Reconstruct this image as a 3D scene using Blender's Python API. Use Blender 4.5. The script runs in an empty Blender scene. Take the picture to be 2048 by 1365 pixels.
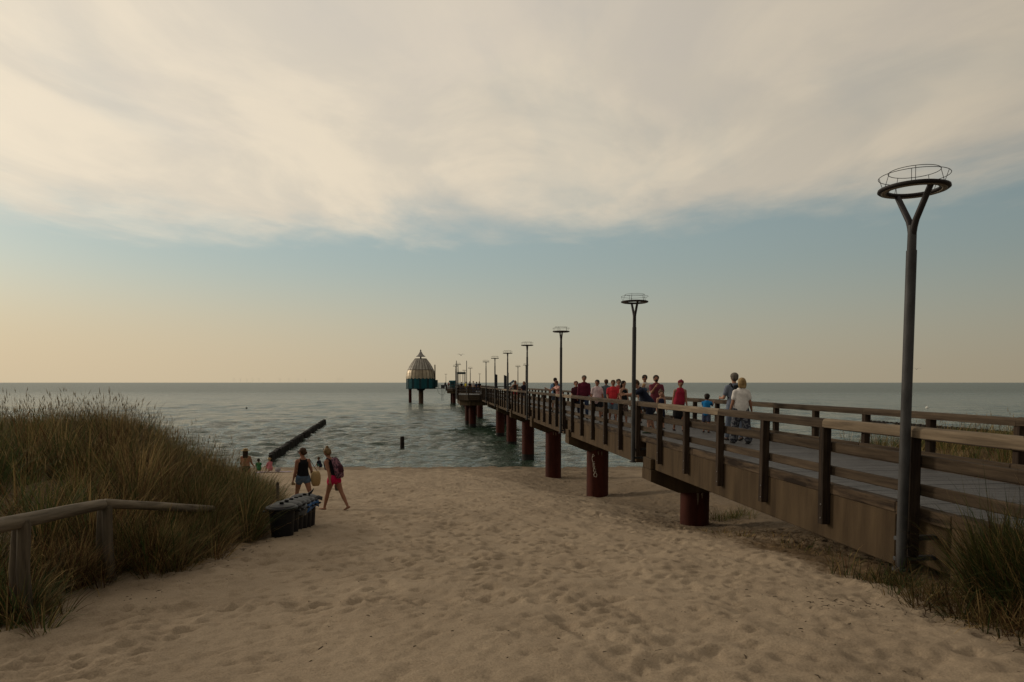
import bpy, bmesh, math, random
import numpy as np
from mathutils import Vector, Matrix

random.seed(7)
rng = np.random.default_rng(11)
scene = bpy.context.scene
COL = scene.collection
R = math.radians

# ------------------------------------------------------------------ camera
EYE = 6.05                      # height of the lens over the sea (sea level is z = 0)
F = 1410.0                      # focal length in pixels of a 2048 px wide picture
PITCH = R(3.5)
cam_data = bpy.data.cameras.new("camera")
cam = bpy.data.objects.new("camera", cam_data)
COL.objects.link(cam)
cam.location = (0, 0, EYE)
cam.rotation_euler = (R(90) - PITCH, 0, 0)
cam_data.sensor_width = 36
cam_data.lens = F / 2048 * 36
PPY = 765.5 + F * math.tan(PITCH)
cam_data.shift_y = (PPY - 682.5) / 2048
cam_data.clip_start = 0.1
cam_data.clip_end = 60000
scene.camera = cam

# ------------------------------------------------------------------ sky, sun, exposure
SUN_AZ = R(62)                  # to the left of straight ahead
SUN_EL = R(18)
world = bpy.data.worlds.new("World")
scene.world = world
world.use_nodes = True
wt = world.node_tree
wt.nodes.clear()


def wn(kind, **kw):
    n = wt.nodes.new(kind)
    for k, v in kw.items():
        setattr(n, k, v)
    return n


def wl(a, b):
    wt.links.new(a, b)


def wmath(op, a, b=None, clamp=False):
    n = wn("ShaderNodeMath", operation=op, use_clamp=clamp)
    for i, v in enumerate((a, b)):
        if v is None:
            continue
        if isinstance(v, (int, float)):
            n.inputs[i].default_value = v
        else:
            wl(v, n.inputs[i])
    return n.outputs[0]


def wrange(v, a, b, c=0.0, d=1.0, smooth=True):
    n = wn("ShaderNodeMapRange", interpolation_type="SMOOTHSTEP" if smooth else "LINEAR")
    wl(v, n.inputs[0])
    for i, x in enumerate((a, b, c, d)):
        n.inputs[i + 1].default_value = x
    return n.outputs[0]


def wmix(f, a, b, blend="MIX"):
    n = wn("ShaderNodeMix", data_type="RGBA", blend_type=blend)
    for s, v in ((n.inputs[0], f), (n.inputs[6], a), (n.inputs[7], b)):
        if isinstance(v, (int, float)):
            s.default_value = v
        elif isinstance(v, tuple):
            s.default_value = (*v, 1)
        else:
            wl(v, s)
    return n.outputs[2]


tc = wn("ShaderNodeTexCoord").outputs["Generated"]
sep = wn("ShaderNodeSeparateXYZ"); wl(tc, sep.inputs[0])
dx, dy, dz = sep.outputs
zup = wmath("MAXIMUM", dz, 0.0)
zz = wmath("ADD", zup, 0.03)
u = wmath("DIVIDE", dx, zz); v = wmath("DIVIDE", dy, zz)
pl = wn("ShaderNodeCombineXYZ"); wl(u, pl.inputs[0]); wl(v, pl.inputs[1])
plane = pl.outputs[0]


def wnoise(scale, detail=6, rough=0.55, vec=plane, stretch=None, distort=0.0, off=(0, 0, 0)):
    m = wn("ShaderNodeMapping"); wl(vec, m.inputs[0])
    m.inputs["Scale"].default_value = stretch or (1, 1, 1)
    m.inputs["Location"].default_value = off
    n = wn("ShaderNodeTexNoise"); wl(m.outputs[0], n.inputs["Vector"])
    n.inputs["Scale"].default_value = scale
    n.inputs["Detail"].default_value = detail
    n.inputs["Roughness"].default_value = rough
    n.inputs["Distortion"].default_value = distort
    return n.outputs["Fac"]


# how far the direction looks towards the sun's side
hl = wmath("SQRT", wmath("ADD", wmath("MULTIPLY", dx, dx), wmath("ADD", wmath("MULTIPLY", dy, dy), 1e-5)))
az = wmath("DIVIDE", wmath("ADD", wmath("MULTIPLY", dx, -math.sin(SUN_AZ)), wmath("MULTIPLY", dy, math.cos(SUN_AZ))), hl)

nish = wn("ShaderNodeTexSky", sky_type="NISHITA")
nish.sun_disc = False
nish.sun_elevation = SUN_EL
nish.sun_rotation = -SUN_AZ
nish.air_density = 1.2
nish.dust_density = 3.0
nish.ozone_density = 1.5

ramp = wn("ShaderNodeValToRGB"); wl(zup, ramp.inputs[0])
cr = ramp.color_ramp
cr.interpolation = "B_SPLINE"
stops = [(0.0, (6.6, 5.6, 3.9)), (0.04, (6.5, 5.75, 4.2)), (0.10, (5.7, 5.85, 4.8)), (0.165, (4.4, 5.45, 5.25)),
         (0.25, (4.1, 5.3, 5.5)), (1.0, (1.8, 2.6, 3.3))]
while len(cr.elements) < len(stops):
    cr.elements.new(0.5)
for e, (p_, c_) in zip(cr.elements, stops):
    e.position = p_; e.color = (*[x / 8 for x in c_], 1)
gain = wn("ShaderNodeVectorMath", operation="SCALE"); wl(ramp.outputs[0], gain.inputs[0]); gain.inputs[3].default_value = 8.0
clear = wmix(0.15, gain.outputs[0], nish.outputs[0])
warm_f = wmath("MULTIPLY", wrange(az, 0.35, 1.0), wrange(zup, 0.02, 0.16, 1.0, 0.0))
clear = wmix(wmath("MULTIPLY", warm_f, 0.7), clear, (6.9, 5.55, 3.7))

# cloud sheet on a plane overhead, ending some 12 degrees above the horizon
ln = wmath("SQRT", wmath("ADD", wmath("MULTIPLY", u, u), wmath("MULTIPLY", v, v)))
m_ = wmath("ADD", ln, wmath("MULTIPLY", wmath("TANH", wmath("ADD", u, 0.2)), 0.30))
warp = wmath("SUBTRACT", wnoise(0.9, 8, 0.55, stretch=(1.0, 0.6, 1), distort=0.5), 0.5)
warp2 = wmath("SUBTRACT", wnoise(2.4, 8, 0.55, stretch=(1.0, 0.7, 1), distort=0.3, off=(3, 1, 0)), 0.5)
m2 = wmath("ADD", m_, wmath("ADD", wmath("MULTIPLY", warp, 2.6), wmath("MULTIPLY", warp2, 1.3)))
cover = wrange(m2, 4.7, 3.2)
hole_n = wnoise(1.0, 8, 0.55, off=(5.3, 2.1, 0), distort=0.5, stretch=(1.0, 0.6, 1))
holes = wrange(hole_n, 0.32, 0.46, 0.84, 1.0)
cover = wmath("MULTIPLY", cover, holes)
mott = wnoise(1.5, 8, 0.56, off=(1.2, 7.7, 0), distort=0.6, stretch=(1.0, 0.55, 1))
tone = wrange(mott, 0.36, 0.62)
cloud = wmix(tone, (7.9, 7.1, 5.8), (9.4, 8.2, 6.4))
thick = wrange(m2, 2.9, 1.2)                      # the sheet greys towards its thick middle
big = wrange(wnoise(0.5, 6, 0.55, off=(9.1, 3.3, 0), distort=0.6), 0.35, 0.62)
cloud = wmix(wmath("MULTIPLY", thick, wmath("ADD", wmath("MULTIPLY", big, 0.55), 0.35)), cloud, (7.1, 6.45, 5.75))
sky = wmix(cover, clear, cloud)
bright = wrange(az, -0.6, 0.95, 0.45, 1.05, smooth=False)
cc = wn("ShaderNodeCombineColor")
for i in range(3):
    wl(bright, cc.inputs[i])
sky = wmix(1.0, sky, cc.outputs[0], "MULTIPLY")
bg = wn("ShaderNodeBackground"); wl(sky, bg.inputs[0])
bg.inputs[1].default_value = 0.1
out = wn("ShaderNodeOutputWorld"); wl(bg.outputs[0], out.inputs[0])

sun_data = bpy.data.lights.new("sun", "SUN")
sun = bpy.data.objects.new("sun", sun_data)
COL.objects.link(sun)
sun_data.energy = 1.5
sun_data.angle = R(10)
sun_data.color = (1.0, 0.86, 0.68)
sdir = Vector((-math.sin(SUN_AZ) * math.cos(SUN_EL), math.cos(SUN_AZ) * math.cos(SUN_EL), math.sin(SUN_EL)))
sun.rotation_euler = (-sdir).to_track_quat("-Z", "Y").to_euler()
sun.location = (-40, 20, 40)

vs = scene.view_settings
scene.display_settings.display_device = "sRGB"
vs.view_transform = "Standard"
vs.look = "None"
vs.exposure = -0.15
vs.gamma = 1
vs.use_curve_mapping = False
scene.cycles.max_bounces = 6
scene.cycles.use_denoising = True

# ------------------------------------------------------------------ helpers
FWD = Vector((0, math.cos(PITCH), -math.sin(PITCH)))
UPV = Vector((0, math.sin(PITCH), math.cos(PITCH)))


def ray(px, py):
    return FWD + Vector((1, 0, 0)) * ((px - 1024) / F) + UPV * ((PPY - py) / F)


def at_depth(px, py, Y):
    """the point seen at pixel (px, py) at forward distance Y"""
    d = ray(px, py)
    return Vector((0, 0, EYE)) + d * (Y / d.y)


def x_at(px, Y, z):
    return (px - 1024) / F * (Y * math.cos(PITCH) - (z - EYE) * math.sin(PITCH))


def on_sea(px, py):
    d = ray(px, py)
    return Vector((0, 0, EYE)) + d * (-EYE / d.z)


def on_ground(px, py):
    d = ray(px, py)
    t = 2.0
    while t < 80:
        p = Vector((0, 0, EYE)) + d * t
        if p.z <= float(ground_z(p.x, p.y)):
            return p
        t += 0.02
    return p


# --- materials
MATS = {}


def mat(name, c1, c2=None, rough=0.8, nscale=6.0, scale=(1, 1, 1), bump=0.0, metal=0.0, rnd=0.0, detail=6, lo=0.35, hi=0.65,
        coords="Object", spec=0.12, dist=0.02):
    if name in MATS:
        return MATS[name]
    m = bpy.data.materials.new(name)
    m.use_nodes = True
    t = m.node_tree
    b = t.nodes["Principled BSDF"]
    b.inputs["Roughness"].default_value = rough
    b.inputs["Metallic"].default_value = metal
    b.inputs["Specular IOR Level"].default_value = spec
    tcn = t.nodes.new("ShaderNodeTexCoord")
    mp = t.nodes.new("ShaderNodeMapping")
    mp.inputs["Scale"].default_value = scale
    t.links.new(tcn.outputs[coords], mp.inputs[0])
    oi = t.nodes.new("ShaderNodeObjectInfo")
    sc = t.nodes.new("ShaderNodeVectorMath"); sc.operation = "ADD"
    mu = t.nodes.new("ShaderNodeMath"); mu.operation = "MULTIPLY"; mu.inputs[1].default_value = 37.0
    t.links.new(oi.outputs["Random"], mu.inputs[0])
    t.links.new(mp.outputs[0], sc.inputs[0]); t.links.new(mu.outputs[0], sc.inputs[1])
    nz = t.nodes.new("ShaderNodeTexNoise")
    nz.inputs["Scale"].default_value = nscale
    nz.inputs["Detail"].default_value = detail
    nz.inputs["Roughness"].default_value = 0.62
    t.links.new(sc.outputs[0], nz.inputs["Vector"])
    rp = t.nodes.new("ShaderNodeValToRGB")
    rp.color_ramp.elements[0].position = lo; rp.color_ramp.elements[1].position = hi
    rp.color_ramp.elements[0].color = (*c1, 1); rp.color_ramp.elements[1].color = (*(c2 or c1), 1)
    t.links.new(nz.outputs["Fac"], rp.inputs[0])
    col = rp.outputs[0]
    if rnd:
        mr = t.nodes.new("ShaderNodeMapRange")
        mr.inputs[3].default_value = 1 - rnd; mr.inputs[4].default_value = 1 + rnd
        t.links.new(oi.outputs["Random"], mr.inputs[0])
        hs = t.nodes.new("ShaderNodeHueSaturation")
        t.links.new(mr.outputs[0], hs.inputs["Value"]); t.links.new(col, hs.inputs["Color"])
        col = hs.outputs[0]
    t.links.new(col, b.inputs["Base Color"])
    if bump:
        bp = t.nodes.new("ShaderNodeBump")
        bp.inputs["Strength"].default_value = bump; bp.inputs["Distance"].default_value = dist
        t.links.new(nz.outputs["Fac"], bp.inputs["Height"]); t.links.new(bp.outputs[0], b.inputs["Normal"])
    MATS[name] = m
    return m


def cloth(c):
    n = "cloth_%d_%d_%d" % tuple(int(255 * x) for x in c)
    d = tuple(x * 0.72 for x in c)
    return mat(n, d, c, rough=0.9, nscale=9, bump=0.25, spec=0.1)


# --- meshes and objects
def mesh_from(name, verts, faces, m=None, smooth=False):
    me = bpy.data.meshes.new(name)
    me.from_pydata([tuple(v) for v in verts], [], [tuple(f) for f in faces])
    if m:
        me.materials.append(m)
    if smooth:
        me.shade_smooth()
    me.update()
    return me


def mesh_np(name, V, quads=None, tris=None, m=None, smooth=False):
    me = bpy.data.meshes.new(name)
    nq = 0 if quads is None else len(quads); nt = 0 if tris is None else len(tris)
    me.vertices.add(len(V)); me.vertices.foreach_set("co", np.asarray(V, np.float32).ravel())
    idx = []
    if nq: idx.append(np.asarray(quads, np.int32).ravel())
    if nt: idx.append(np.asarray(tris, np.int32).ravel())
    idx = np.concatenate(idx)
    me.loops.add(len(idx)); me.loops.foreach_set("vertex_index", idx)
    tot = np.concatenate([np.full(nq, 4, np.int32), np.full(nt, 3, np.int32)])
    st = np.concatenate([[0], np.cumsum(tot)[:-1]]).astype(np.int32)
    me.polygons.add(nq + nt)
    me.polygons.foreach_set("loop_start", st)
    me.polygons.foreach_set("loop_total", tot)
    if smooth:
        me.polygons.foreach_set("use_smooth", np.ones(nq + nt, bool))
    me.update(calc_edges=True)
    if m:
        me.materials.append(m)
    return me


def obj(name, me, parent=None, M=None, label=None):
    o = bpy.data.objects.new(name, me)
    COL.objects.link(o)
    if parent:
        o.parent = parent
    if M is not None:
        o.matrix_basis = M if isinstance(M, Matrix) else Matrix.Translation(Vector(M))
    if label:
        o["label"] = label
    return o


def tag(o, label, cat, group=None):
    o["label"] = label; o["category"] = cat
    if group: o["group"] = group
    return o


def thing(name, label, cat, loc=(0, 0, 0), rz=0.0, group=None):
    o = bpy.data.objects.new(name, None)
    COL.objects.link(o)
    o.empty_display_size = 0.2
    o.location = loc; o.rotation_euler = (0, 0, rz)
    return tag(o, label, cat, group)


BOXC = {}


def boxmesh(sx, sy, sz, m, bev=0.006):
    key = (round(sx, 3), round(sy, 3), round(sz, 3), m.name, bev)
    if key in BOXC:
        return BOXC[key]
    bm = bmesh.new()
    bmesh.ops.create_cube(bm, size=1)
    for v_ in bm.verts:
        v_.co = Vector((v_.co.x * sx, v_.co.y * sy, v_.co.z * sz))
    if bev:
        bmesh.ops.bevel(bm, geom=bm.edges[:], offset=bev, segments=1, affect="EDGES")
    me = bpy.data.meshes.new("box"); bm.to_mesh(me); bm.free()
    me.materials.append(m)
    BOXC[key] = me
    return me


def box(parent, name, lo, hi, m, bev=0.006, label=None):
    lo, hi = Vector(lo), Vector(hi)
    s = hi - lo
    return obj(name, boxmesh(s.x, s.y, s.z, m, bev), parent, Matrix.Translation((lo + hi) / 2), label)


def bar_matrix(p0, p1, up=(0, 0, 1)):
    p0, p1 = Vector(p0), Vector(p1)
    x = (p1 - p0).normalized()
    upv = Vector(up)
    if abs(x.dot(upv)) > 0.98:
        upv = Vector((0, 1, 0))
    y = upv.cross(x).normalized(); z = x.cross(y)
    M = Matrix((x, y, z)).transposed().to_4x4()
    M.translation = (p0 + p1) / 2
    return M


def bar(parent, name, p0, p1, w, h, m, bev=0.006, label=None, up=(0, 0, 1)):
    L = (Vector(p1) - Vector(p0)).length
    return obj(name, boxmesh(L, w, h, m, bev), parent, bar_matrix(p0, p1, up), label)


def tube_geo(pts, radii, n=8, side=(1, 0, 0), caps=True):
    """closed tube with elliptical sections; radii: r or (r_side, r_other)"""
    pts = [Vector(p) for p in pts]
    V, Fc = [], []
    rings = []
    def frame(i):
        if i == 0: t = pts[1] - pts[0]
        elif i == len(pts) - 1: t = pts[-1] - pts[-2]
        else: t = (pts[i + 1] - pts[i]).normalized() + (pts[i] - pts[i - 1]).normalized()
        t = t.normalized() if t.length > 1e-9 else Vector((0, 0, 1))
        a = Vector(side); a = a - t * a.dot(t)
        if a.length < 0.2:
            a = Vector((0, 1, 0)) - t * t.y
            if a.length < 0.2: a = Vector((0, 0, 1)) - t * t.z
        a.normalize(); b = t.cross(a)
        return t, a, b
    rr = [(r, r) if isinstance(r, (int, float)) else r for r in radii]
    seq = []
    if caps:
        t, a, b = frame(0); r = rr[0]; m = min(r)
        seq.append((pts[0] - t * m * 0.7, (r[0] * 0.7, r[1] * 0.7), a, b))
    for i in range(len(pts)):
        t, a, b = frame(i); seq.append((pts[i], rr[i], a, b))
    if caps:
        t, a, b = frame(len(pts) - 1); r = rr[-1]; m = min(r)
        seq.append((pts[-1] + t * m * 0.7, (r[0] * 0.7, r[1] * 0.7), a, b))
    for p, r, a, b in seq:
        ring = []
        for k in range(n):
            th = 2 * math.pi * k / n
            ring.append(len(V)); V.append(p + a * (r[0] * math.cos(th)) + b * (r[1] * math.sin(th)))
        rings.append(ring)
    for i in range(len(rings) - 1):
        for k in range(n):
            Fc.append((rings[i][k], rings[i][(k + 1) % n], rings[i + 1][(k + 1) % n], rings[i + 1][k]))
    Fc.append(tuple(reversed(rings[0]))); Fc.append(tuple(rings[-1]))
    return V, Fc


class Geo:
    def __init__(self): self.V, self.F = [], []
    def add(self, VF):
        V, Fc = VF; o = len(self.V)
        self.V += list(V); self.F += [tuple(i + o for i in f) for f in Fc]
        return self
    def tube(self, pts, radii, n=8, side=(1, 0, 0), caps=True): return self.add(tube_geo(pts, radii, n, side, caps))
    def ball(self, c, r, n=10, m=7):
        r = (r, r, r) if isinstance(r, (int, float)) else r
        V, Fc = [], []
        for i in range(1, m):
            ph = math.pi * i / m
            for k in range(n):
                th = 2 * math.pi * k / n
                V.append(Vector(c) + Vector((r[0] * math.sin(ph) * math.cos(th), r[1] * math.sin(ph) * math.sin(th), r[2] * math.cos(ph))))
        top = len(V); V.append(Vector(c) + Vector((0, 0, r[2]))); bot = len(V); V.append(Vector(c) - Vector((0, 0, r[2])))
        for i in range(m - 2):
            for k in range(n):
                Fc.append((i * n + k, (i + 1) * n + k, (i + 1) * n + (k + 1) % n, i * n + (k + 1) % n))
        for k in range(n):
            Fc.append((top, k, (k + 1) % n)); Fc.append((bot, (m - 2) * n + (k + 1) % n, (m - 2) * n + k))
        return self.add((V, Fc))
    def mesh(self, name, m, smooth=True): return mesh_from(name, self.V, self.F, m, smooth)


def lathe(name, prof, n, m, smooth=True, caps=True):
    V, Fc = [], []
    for r, z in prof:
        for k in range(n):
            th = 2 * math.pi * k / n
            V.append((r * math.cos(th), r * math.sin(th), z))
    for i in range(len(prof) - 1):
        for k in range(n):
            Fc.append((i * n + k, i * n + (k + 1) % n, (i + 1) * n + (k + 1) % n, (i + 1) * n + k))
    if caps:
        Fc.append(tuple(range(n - 1, -1, -1))); Fc.append(tuple((len(prof) - 1) * n + k for k in range(n)))
    me = mesh_from(name, V, Fc, m, smooth)
    if smooth:
        me.set_sharp_from_angle(angle=R(40))
    return me


def torus_geo(R0, r, n=40, k=6, z=0.0):
    V, Fc = [], []
    for i in range(n):
        a = 2 * math.pi * i / n
        for j in range(k):
            b = 2 * math.pi * j / k
            V.append(Vector(((R0 + r * math.cos(b)) * math.cos(a), (R0 + r * math.cos(b)) * math.sin(a), z + r * math.sin(b))))
    for i in range(n):
        for j in range(k):
            Fc.append((i * k + j, ((i + 1) % n) * k + j, ((i + 1) % n) * k + (j + 1) % k, i * k + (j + 1) % k))
    return V, Fc


def prism(name, poly, z0, z1, m, bev=0.0):
    n = len(poly)
    V = [(x, y, z0) for x, y in poly] + [(x, y, z1) for x, y in poly]
    Fc = [tuple(range(n - 1, -1, -1)), tuple(range(n, 2 * n))] + [(i, (i + 1) % n, n + (i + 1) % n, n + i) for i in range(n)]
    return mesh_from(name, V, Fc, m)


def sstep(a, b, x):
    t = np.clip((x - a) / (b - a), 0, 1)
    return t * t * (3 - 2 * t)


# --- pier frame: local x = d (to the right), local y = s (along the pier, out to sea)
TH = math.atan(0.109)
ST, CT = math.sin(TH), math.cos(TH)


def pier_xy(s, d):
    return (-s * ST + d * CT, s * CT + d * ST)


def pier_d(x, y):
    return x * CT + y * ST


def pier_s(x, y):
    return -x * ST + y * CT
# ------------------------------------------------------------------ the beach
_ty = np.linspace(-60, 400, 4601)
_tb = np.interp(_ty, [-60, 0, 5, 10, 15, 20, 30, 40, 47, 50.5, 55, 65, 100, 400],
                [1.5, 1.62, 2.1, 2.62, 3.1, 3.56, 4.5, 5.36, 5.86, 6.06, 6.4, 7.0, 8.0, 12.0])
_k = np.hanning(41); _k /= _k.sum()
_tb = np.convolve(np.pad(_tb, 20, mode="edge"), _k, mode="valid")


def edge_left(y):
    return np.interp(y, [4, 5, 7.7, 9.6, 12.1, 15.3, 18, 21, 26, 34], [-6.2, -5.6, -4.95, -4.7, -4.95, -5.4, -6.3, -8.2, -13, -24])


def dune_left(x, y):
    hm = np.interp(y, [2, 5, 8, 11, 14, 18, 22, 27, 34], [0.25, 0.35, 0.6, 1.05, 1.45, 1.7, 1.6, 1.1, 0.0])
    w = np.interp(y, [8, 12, 16], [2.4, 3.0, 3.8])
    return sstep(-0.3, w, edge_left(y) - x) * hm


def dune_right(x, y):
    a = sstep(11.6, 14.0, x + 0.1 * (y - 14)) * np.interp(y, [2, 6, 12, 20, 26, 31], [0.2, 0.6, 1.0, 1.65, 1.4, 0.0])
    b = 0.30 * np.exp(-(((x - 5.7) / 0.8) ** 2 + ((y - 6.4) / 1.3) ** 2))
    return a + b


def ground_z(x, y):
    x = np.asarray(x, float); y = np.asarray(y, float)
    z = EYE - np.interp(y, _ty, _tb)
    d = x * CT + y * ST
    z = z - 0.47 * np.exp(-((d - 7.5) / 2.9) ** 2) * sstep(12, 19, y) * sstep(49, 40, y)
    z = z + dune_left(x, y) + dune_right(x, y)
    z = z + 0.10 * np.sin(x * 0.5 + 1.0) * np.sin(y * 0.33) * sstep(52, 40, y)
    return z


def grow(a, b, step, ratio):
    r = [a]
    while r[-1] < b:
        r.append(r[-1] + step); step *= ratio
    return r


xs = np.concatenate([[-9000, -4000, -1500], -np.array(grow(7.5, 300, 0.06, 1.055))[::-1], np.arange(-7.45, 8.0, 0.05),
                     np.array(grow(8.0, 300, 0.06, 1.055)), [1500, 4000, 9000]])
yl = [-9000, -3000, -1000, -300, -100, -40, -15, -6, -2, 0, 1.5, 2.5]
y0 = 3.0
while y0 < 62:
    yl.append(y0); y0 += max(0.042, 0.0042 * y0)
yl += [66, 72, 80, 100, 140, 250, 398]
ys = np.array(yl)
GX, GY = np.meshgrid(xs, ys)
GZ = ground_z(GX, GY)
# relief of trodden sand: footprints and scuffs
c1, c2_ = on_ground(1095, 1225), on_ground(1235, 1350)
fine = (GY > 1) & (GY < 60) & (np.abs(GX) < 60)
und = np.zeros_like(GZ)
for i in range(26):
    lam = 0.35 * (1.16 ** i) if i < 14 else rng.uniform(0.5, 2.4)
    a = rng.uniform(0, np.pi); ph = rng.uniform(0, 6.3)
    und += 0.0048 * lam ** 0.6 * np.sin((GX * np.cos(a) + GY * np.sin(a)) * 2 * np.pi / lam + ph)


def smooth_zone(x, y):
    """1 on the sanded-over mats of the access path, 0 on the loose sand"""
    t = (y - c1.y) / (c2_.y - c1.y)
    xe = c1.x + (c2_.x - c1.x) * t + 0.05 * np.sin(y * 6.0)
    return sstep(xe + 0.05, xe - 0.05, x) * sstep(c1.y + 1.3, c1.y - 0.5, y) * sstep(-3.6, -2.3, x)


SZ = smooth_zone(GX, GY)
GZ += np.where(fine, und * (1 - 0.55 * SZ), 0)
GZ += np.where(fine, 0.018 * SZ, 0)
wet_f = sstep(49.5, 45, GY)
NP = 25000
for i in range(NP):
    y = 2.6 + 48 * rng.random() ** 1.25
    x = rng.uniform(-6.5 - 0.45 * y, 6.8 + 0.42 * y)
    if i > 23500:
        y = rng.uniform(3, 7.5); x = rng.uniform(-4.5, 1.2)
    sm = float(smooth_zone(x, y))
    if dune_left(x, y) > 0.35 or dune_right(x, y) > 0.5:
        continue
    if sm > 0.5:
        a_, b_ = rng.uniform(0.05, 0.18), rng.uniform(0.025, 0.06); dep = rng.uniform(0.005, 0.013)
    else:
        a_, b_ = rng.uniform(0.06, 0.15), rng.uniform(0.04, 0.085); dep = rng.uniform(0.008, 0.031) * (0.82 - 0.08 * float(sstep(-1, 3, np.array(x)))) * (1 + 0.45 * float(sstep(7, 10, np.array(y))))
    dep *= float(sstep(50, 44, np.array(y)))
    th = rng.normal(1.5, 0.7); ext = 2.4 * max(a_, b_)
    i0, i1 = np.searchsorted(xs, [x - ext, x + ext]); j0, j1 = np.searchsorted(ys, [y - ext, y + ext])
    if i1 - i0 < 2 or j1 - j0 < 2: continue
    X = GX[j0:j1, i0:i1] - x; Y = GY[j0:j1, i0:i1] - y
    p = (X * np.cos(th) + Y * np.sin(th)) / a_; q = (-X * np.sin(th) + Y * np.cos(th)) / b_
    r = np.sqrt(p * p + q * q)
    GZ[j0:j1, i0:i1] += dep * (-np.exp(-r ** 2.6) + 0.42 * np.exp(-((r - 1.35) / 0.42) ** 2) * (1 + 0.6 * np.tanh(p)))
nx, ny = len(xs), len(ys)
ii = np.arange(ny - 1)[:, None] * nx + np.arange(nx - 1)[None, :]
quads = np.stack([ii, ii + 1, ii + nx + 1, ii + nx], -1).reshape(-1, 4)

sand = bpy.data.materials.new("sand"); sand.use_nodes = True
st = sand.node_tree; sb = st.nodes["Principled BSDF"]
sb.inputs["Roughness"].default_value = 0.95; sb.inputs["Specular IOR Level"].default_value = 0.15


def sn(kind, **kw):
    n = st.nodes.new(kind)
    for k_, v_ in kw.items(): setattr(n, k_, v_)
    return n


geo = sn("ShaderNodeNewGeometry")
n1 = sn("ShaderNodeTexNoise"); n1.inputs["Scale"].default_value = 0.9; n1.inputs["Detail"].default_value = 8
st.links.new(geo.outputs["Position"], n1.inputs["Vector"])
r1 = sn("ShaderNodeValToRGB")
r1.color_ramp.elements[0].position = 0.3; r1.color_ramp.elements[1].position = 0.7
r1.color_ramp.elements[0].color = (0.283, 0.219, 0.149, 1); r1.color_ramp.elements[1].color = (0.348, 0.274, 0.190, 1)
st.links.new(n1.outputs["Fac"], r1.inputs[0])
n2 = sn("ShaderNodeTexNoise"); n2.inputs["Scale"].default_value = 60; n2.inputs["Detail"].default_value = 4
st.links.new(geo.outputs["Position"], n2.inputs["Vector"])
r2 = sn("ShaderNodeValToRGB")
r2.color_ramp.elements[0].position = 0.25; r2.color_ramp.elements[1].position = 0.6
r2.color_ramp.elements[0].color = (0.72, 0.70, 0.68, 1); r2.color_ramp.elements[1].color = (1, 1, 1, 1)
st.links.new(n2.outputs["Fac"], r2.inputs[0])
mx = sn("ShaderNodeMix", data_type="RGBA", blend_type="MULTIPLY"); mx.inputs[0].default_value = 1
st.links.new(r1.outputs[0], mx.inputs[6]); st.links.new(r2.outputs[0], mx.inputs[7])
sp = sn("ShaderNodeSeparateXYZ"); st.links.new(geo.outputs["Position"], sp.inputs[0])
# sand wetted by the sea, plus the pier's shade painted in from a mask
nw = sn("ShaderNodeMath", operation="MULTIPLY_ADD"); st.links.new(n1.outputs["Fac"], nw.inputs[0]); nw.inputs[1].default_value = 0.5; st.links.new(sp.outputs[2], nw.inputs[2])
wr = sn("ShaderNodeMapRange", interpolation_type="SMOOTHSTEP"); st.links.new(nw.outputs[0], wr.inputs[0])
da = sn("ShaderNodeAttribute", attribute_name="painted_shade"); dm = sn("ShaderNodeMath", operation="MAXIMUM"); st.links.new(wr.outputs[0], dm.inputs[0]); st.links.new(da.outputs["Fac"], dm.inputs[1])
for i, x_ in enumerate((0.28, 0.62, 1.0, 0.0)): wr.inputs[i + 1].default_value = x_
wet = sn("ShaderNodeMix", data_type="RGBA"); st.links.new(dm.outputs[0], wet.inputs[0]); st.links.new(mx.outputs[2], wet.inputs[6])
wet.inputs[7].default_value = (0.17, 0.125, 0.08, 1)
# plant litter on the dunes; under the deck it also paints in shade
at = sn("ShaderNodeAttribute", attribute_name="litter_shade")
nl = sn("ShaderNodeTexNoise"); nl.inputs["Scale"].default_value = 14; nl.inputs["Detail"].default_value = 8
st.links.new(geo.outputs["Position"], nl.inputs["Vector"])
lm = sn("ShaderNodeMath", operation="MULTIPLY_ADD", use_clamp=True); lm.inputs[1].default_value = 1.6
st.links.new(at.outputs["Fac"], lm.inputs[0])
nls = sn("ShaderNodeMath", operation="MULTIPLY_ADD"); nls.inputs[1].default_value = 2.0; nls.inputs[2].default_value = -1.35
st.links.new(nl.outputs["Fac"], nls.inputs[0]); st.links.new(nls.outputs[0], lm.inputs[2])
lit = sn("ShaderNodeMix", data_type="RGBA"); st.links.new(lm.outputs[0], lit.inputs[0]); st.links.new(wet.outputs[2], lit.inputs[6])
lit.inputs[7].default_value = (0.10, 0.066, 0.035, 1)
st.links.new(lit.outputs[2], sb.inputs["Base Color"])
n3 = sn("ShaderNodeTexNoise"); n3.inputs["Scale"].default_value = 9; n3.inputs["Detail"].default_value = 10; n3.inputs["Roughness"].default_value = 0.7
st.links.new(geo.outputs["Position"], n3.inputs["Vector"])
bp = sn("ShaderNodeBump"); bp.inputs["Strength"].default_value = 0.9; bp.inputs["Distance"].default_value = 0.038
st.links.new(n3.outputs["Fac"], bp.inputs["Height"]); st.links.new(bp.outputs[0], sb.inputs["Normal"])

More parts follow.
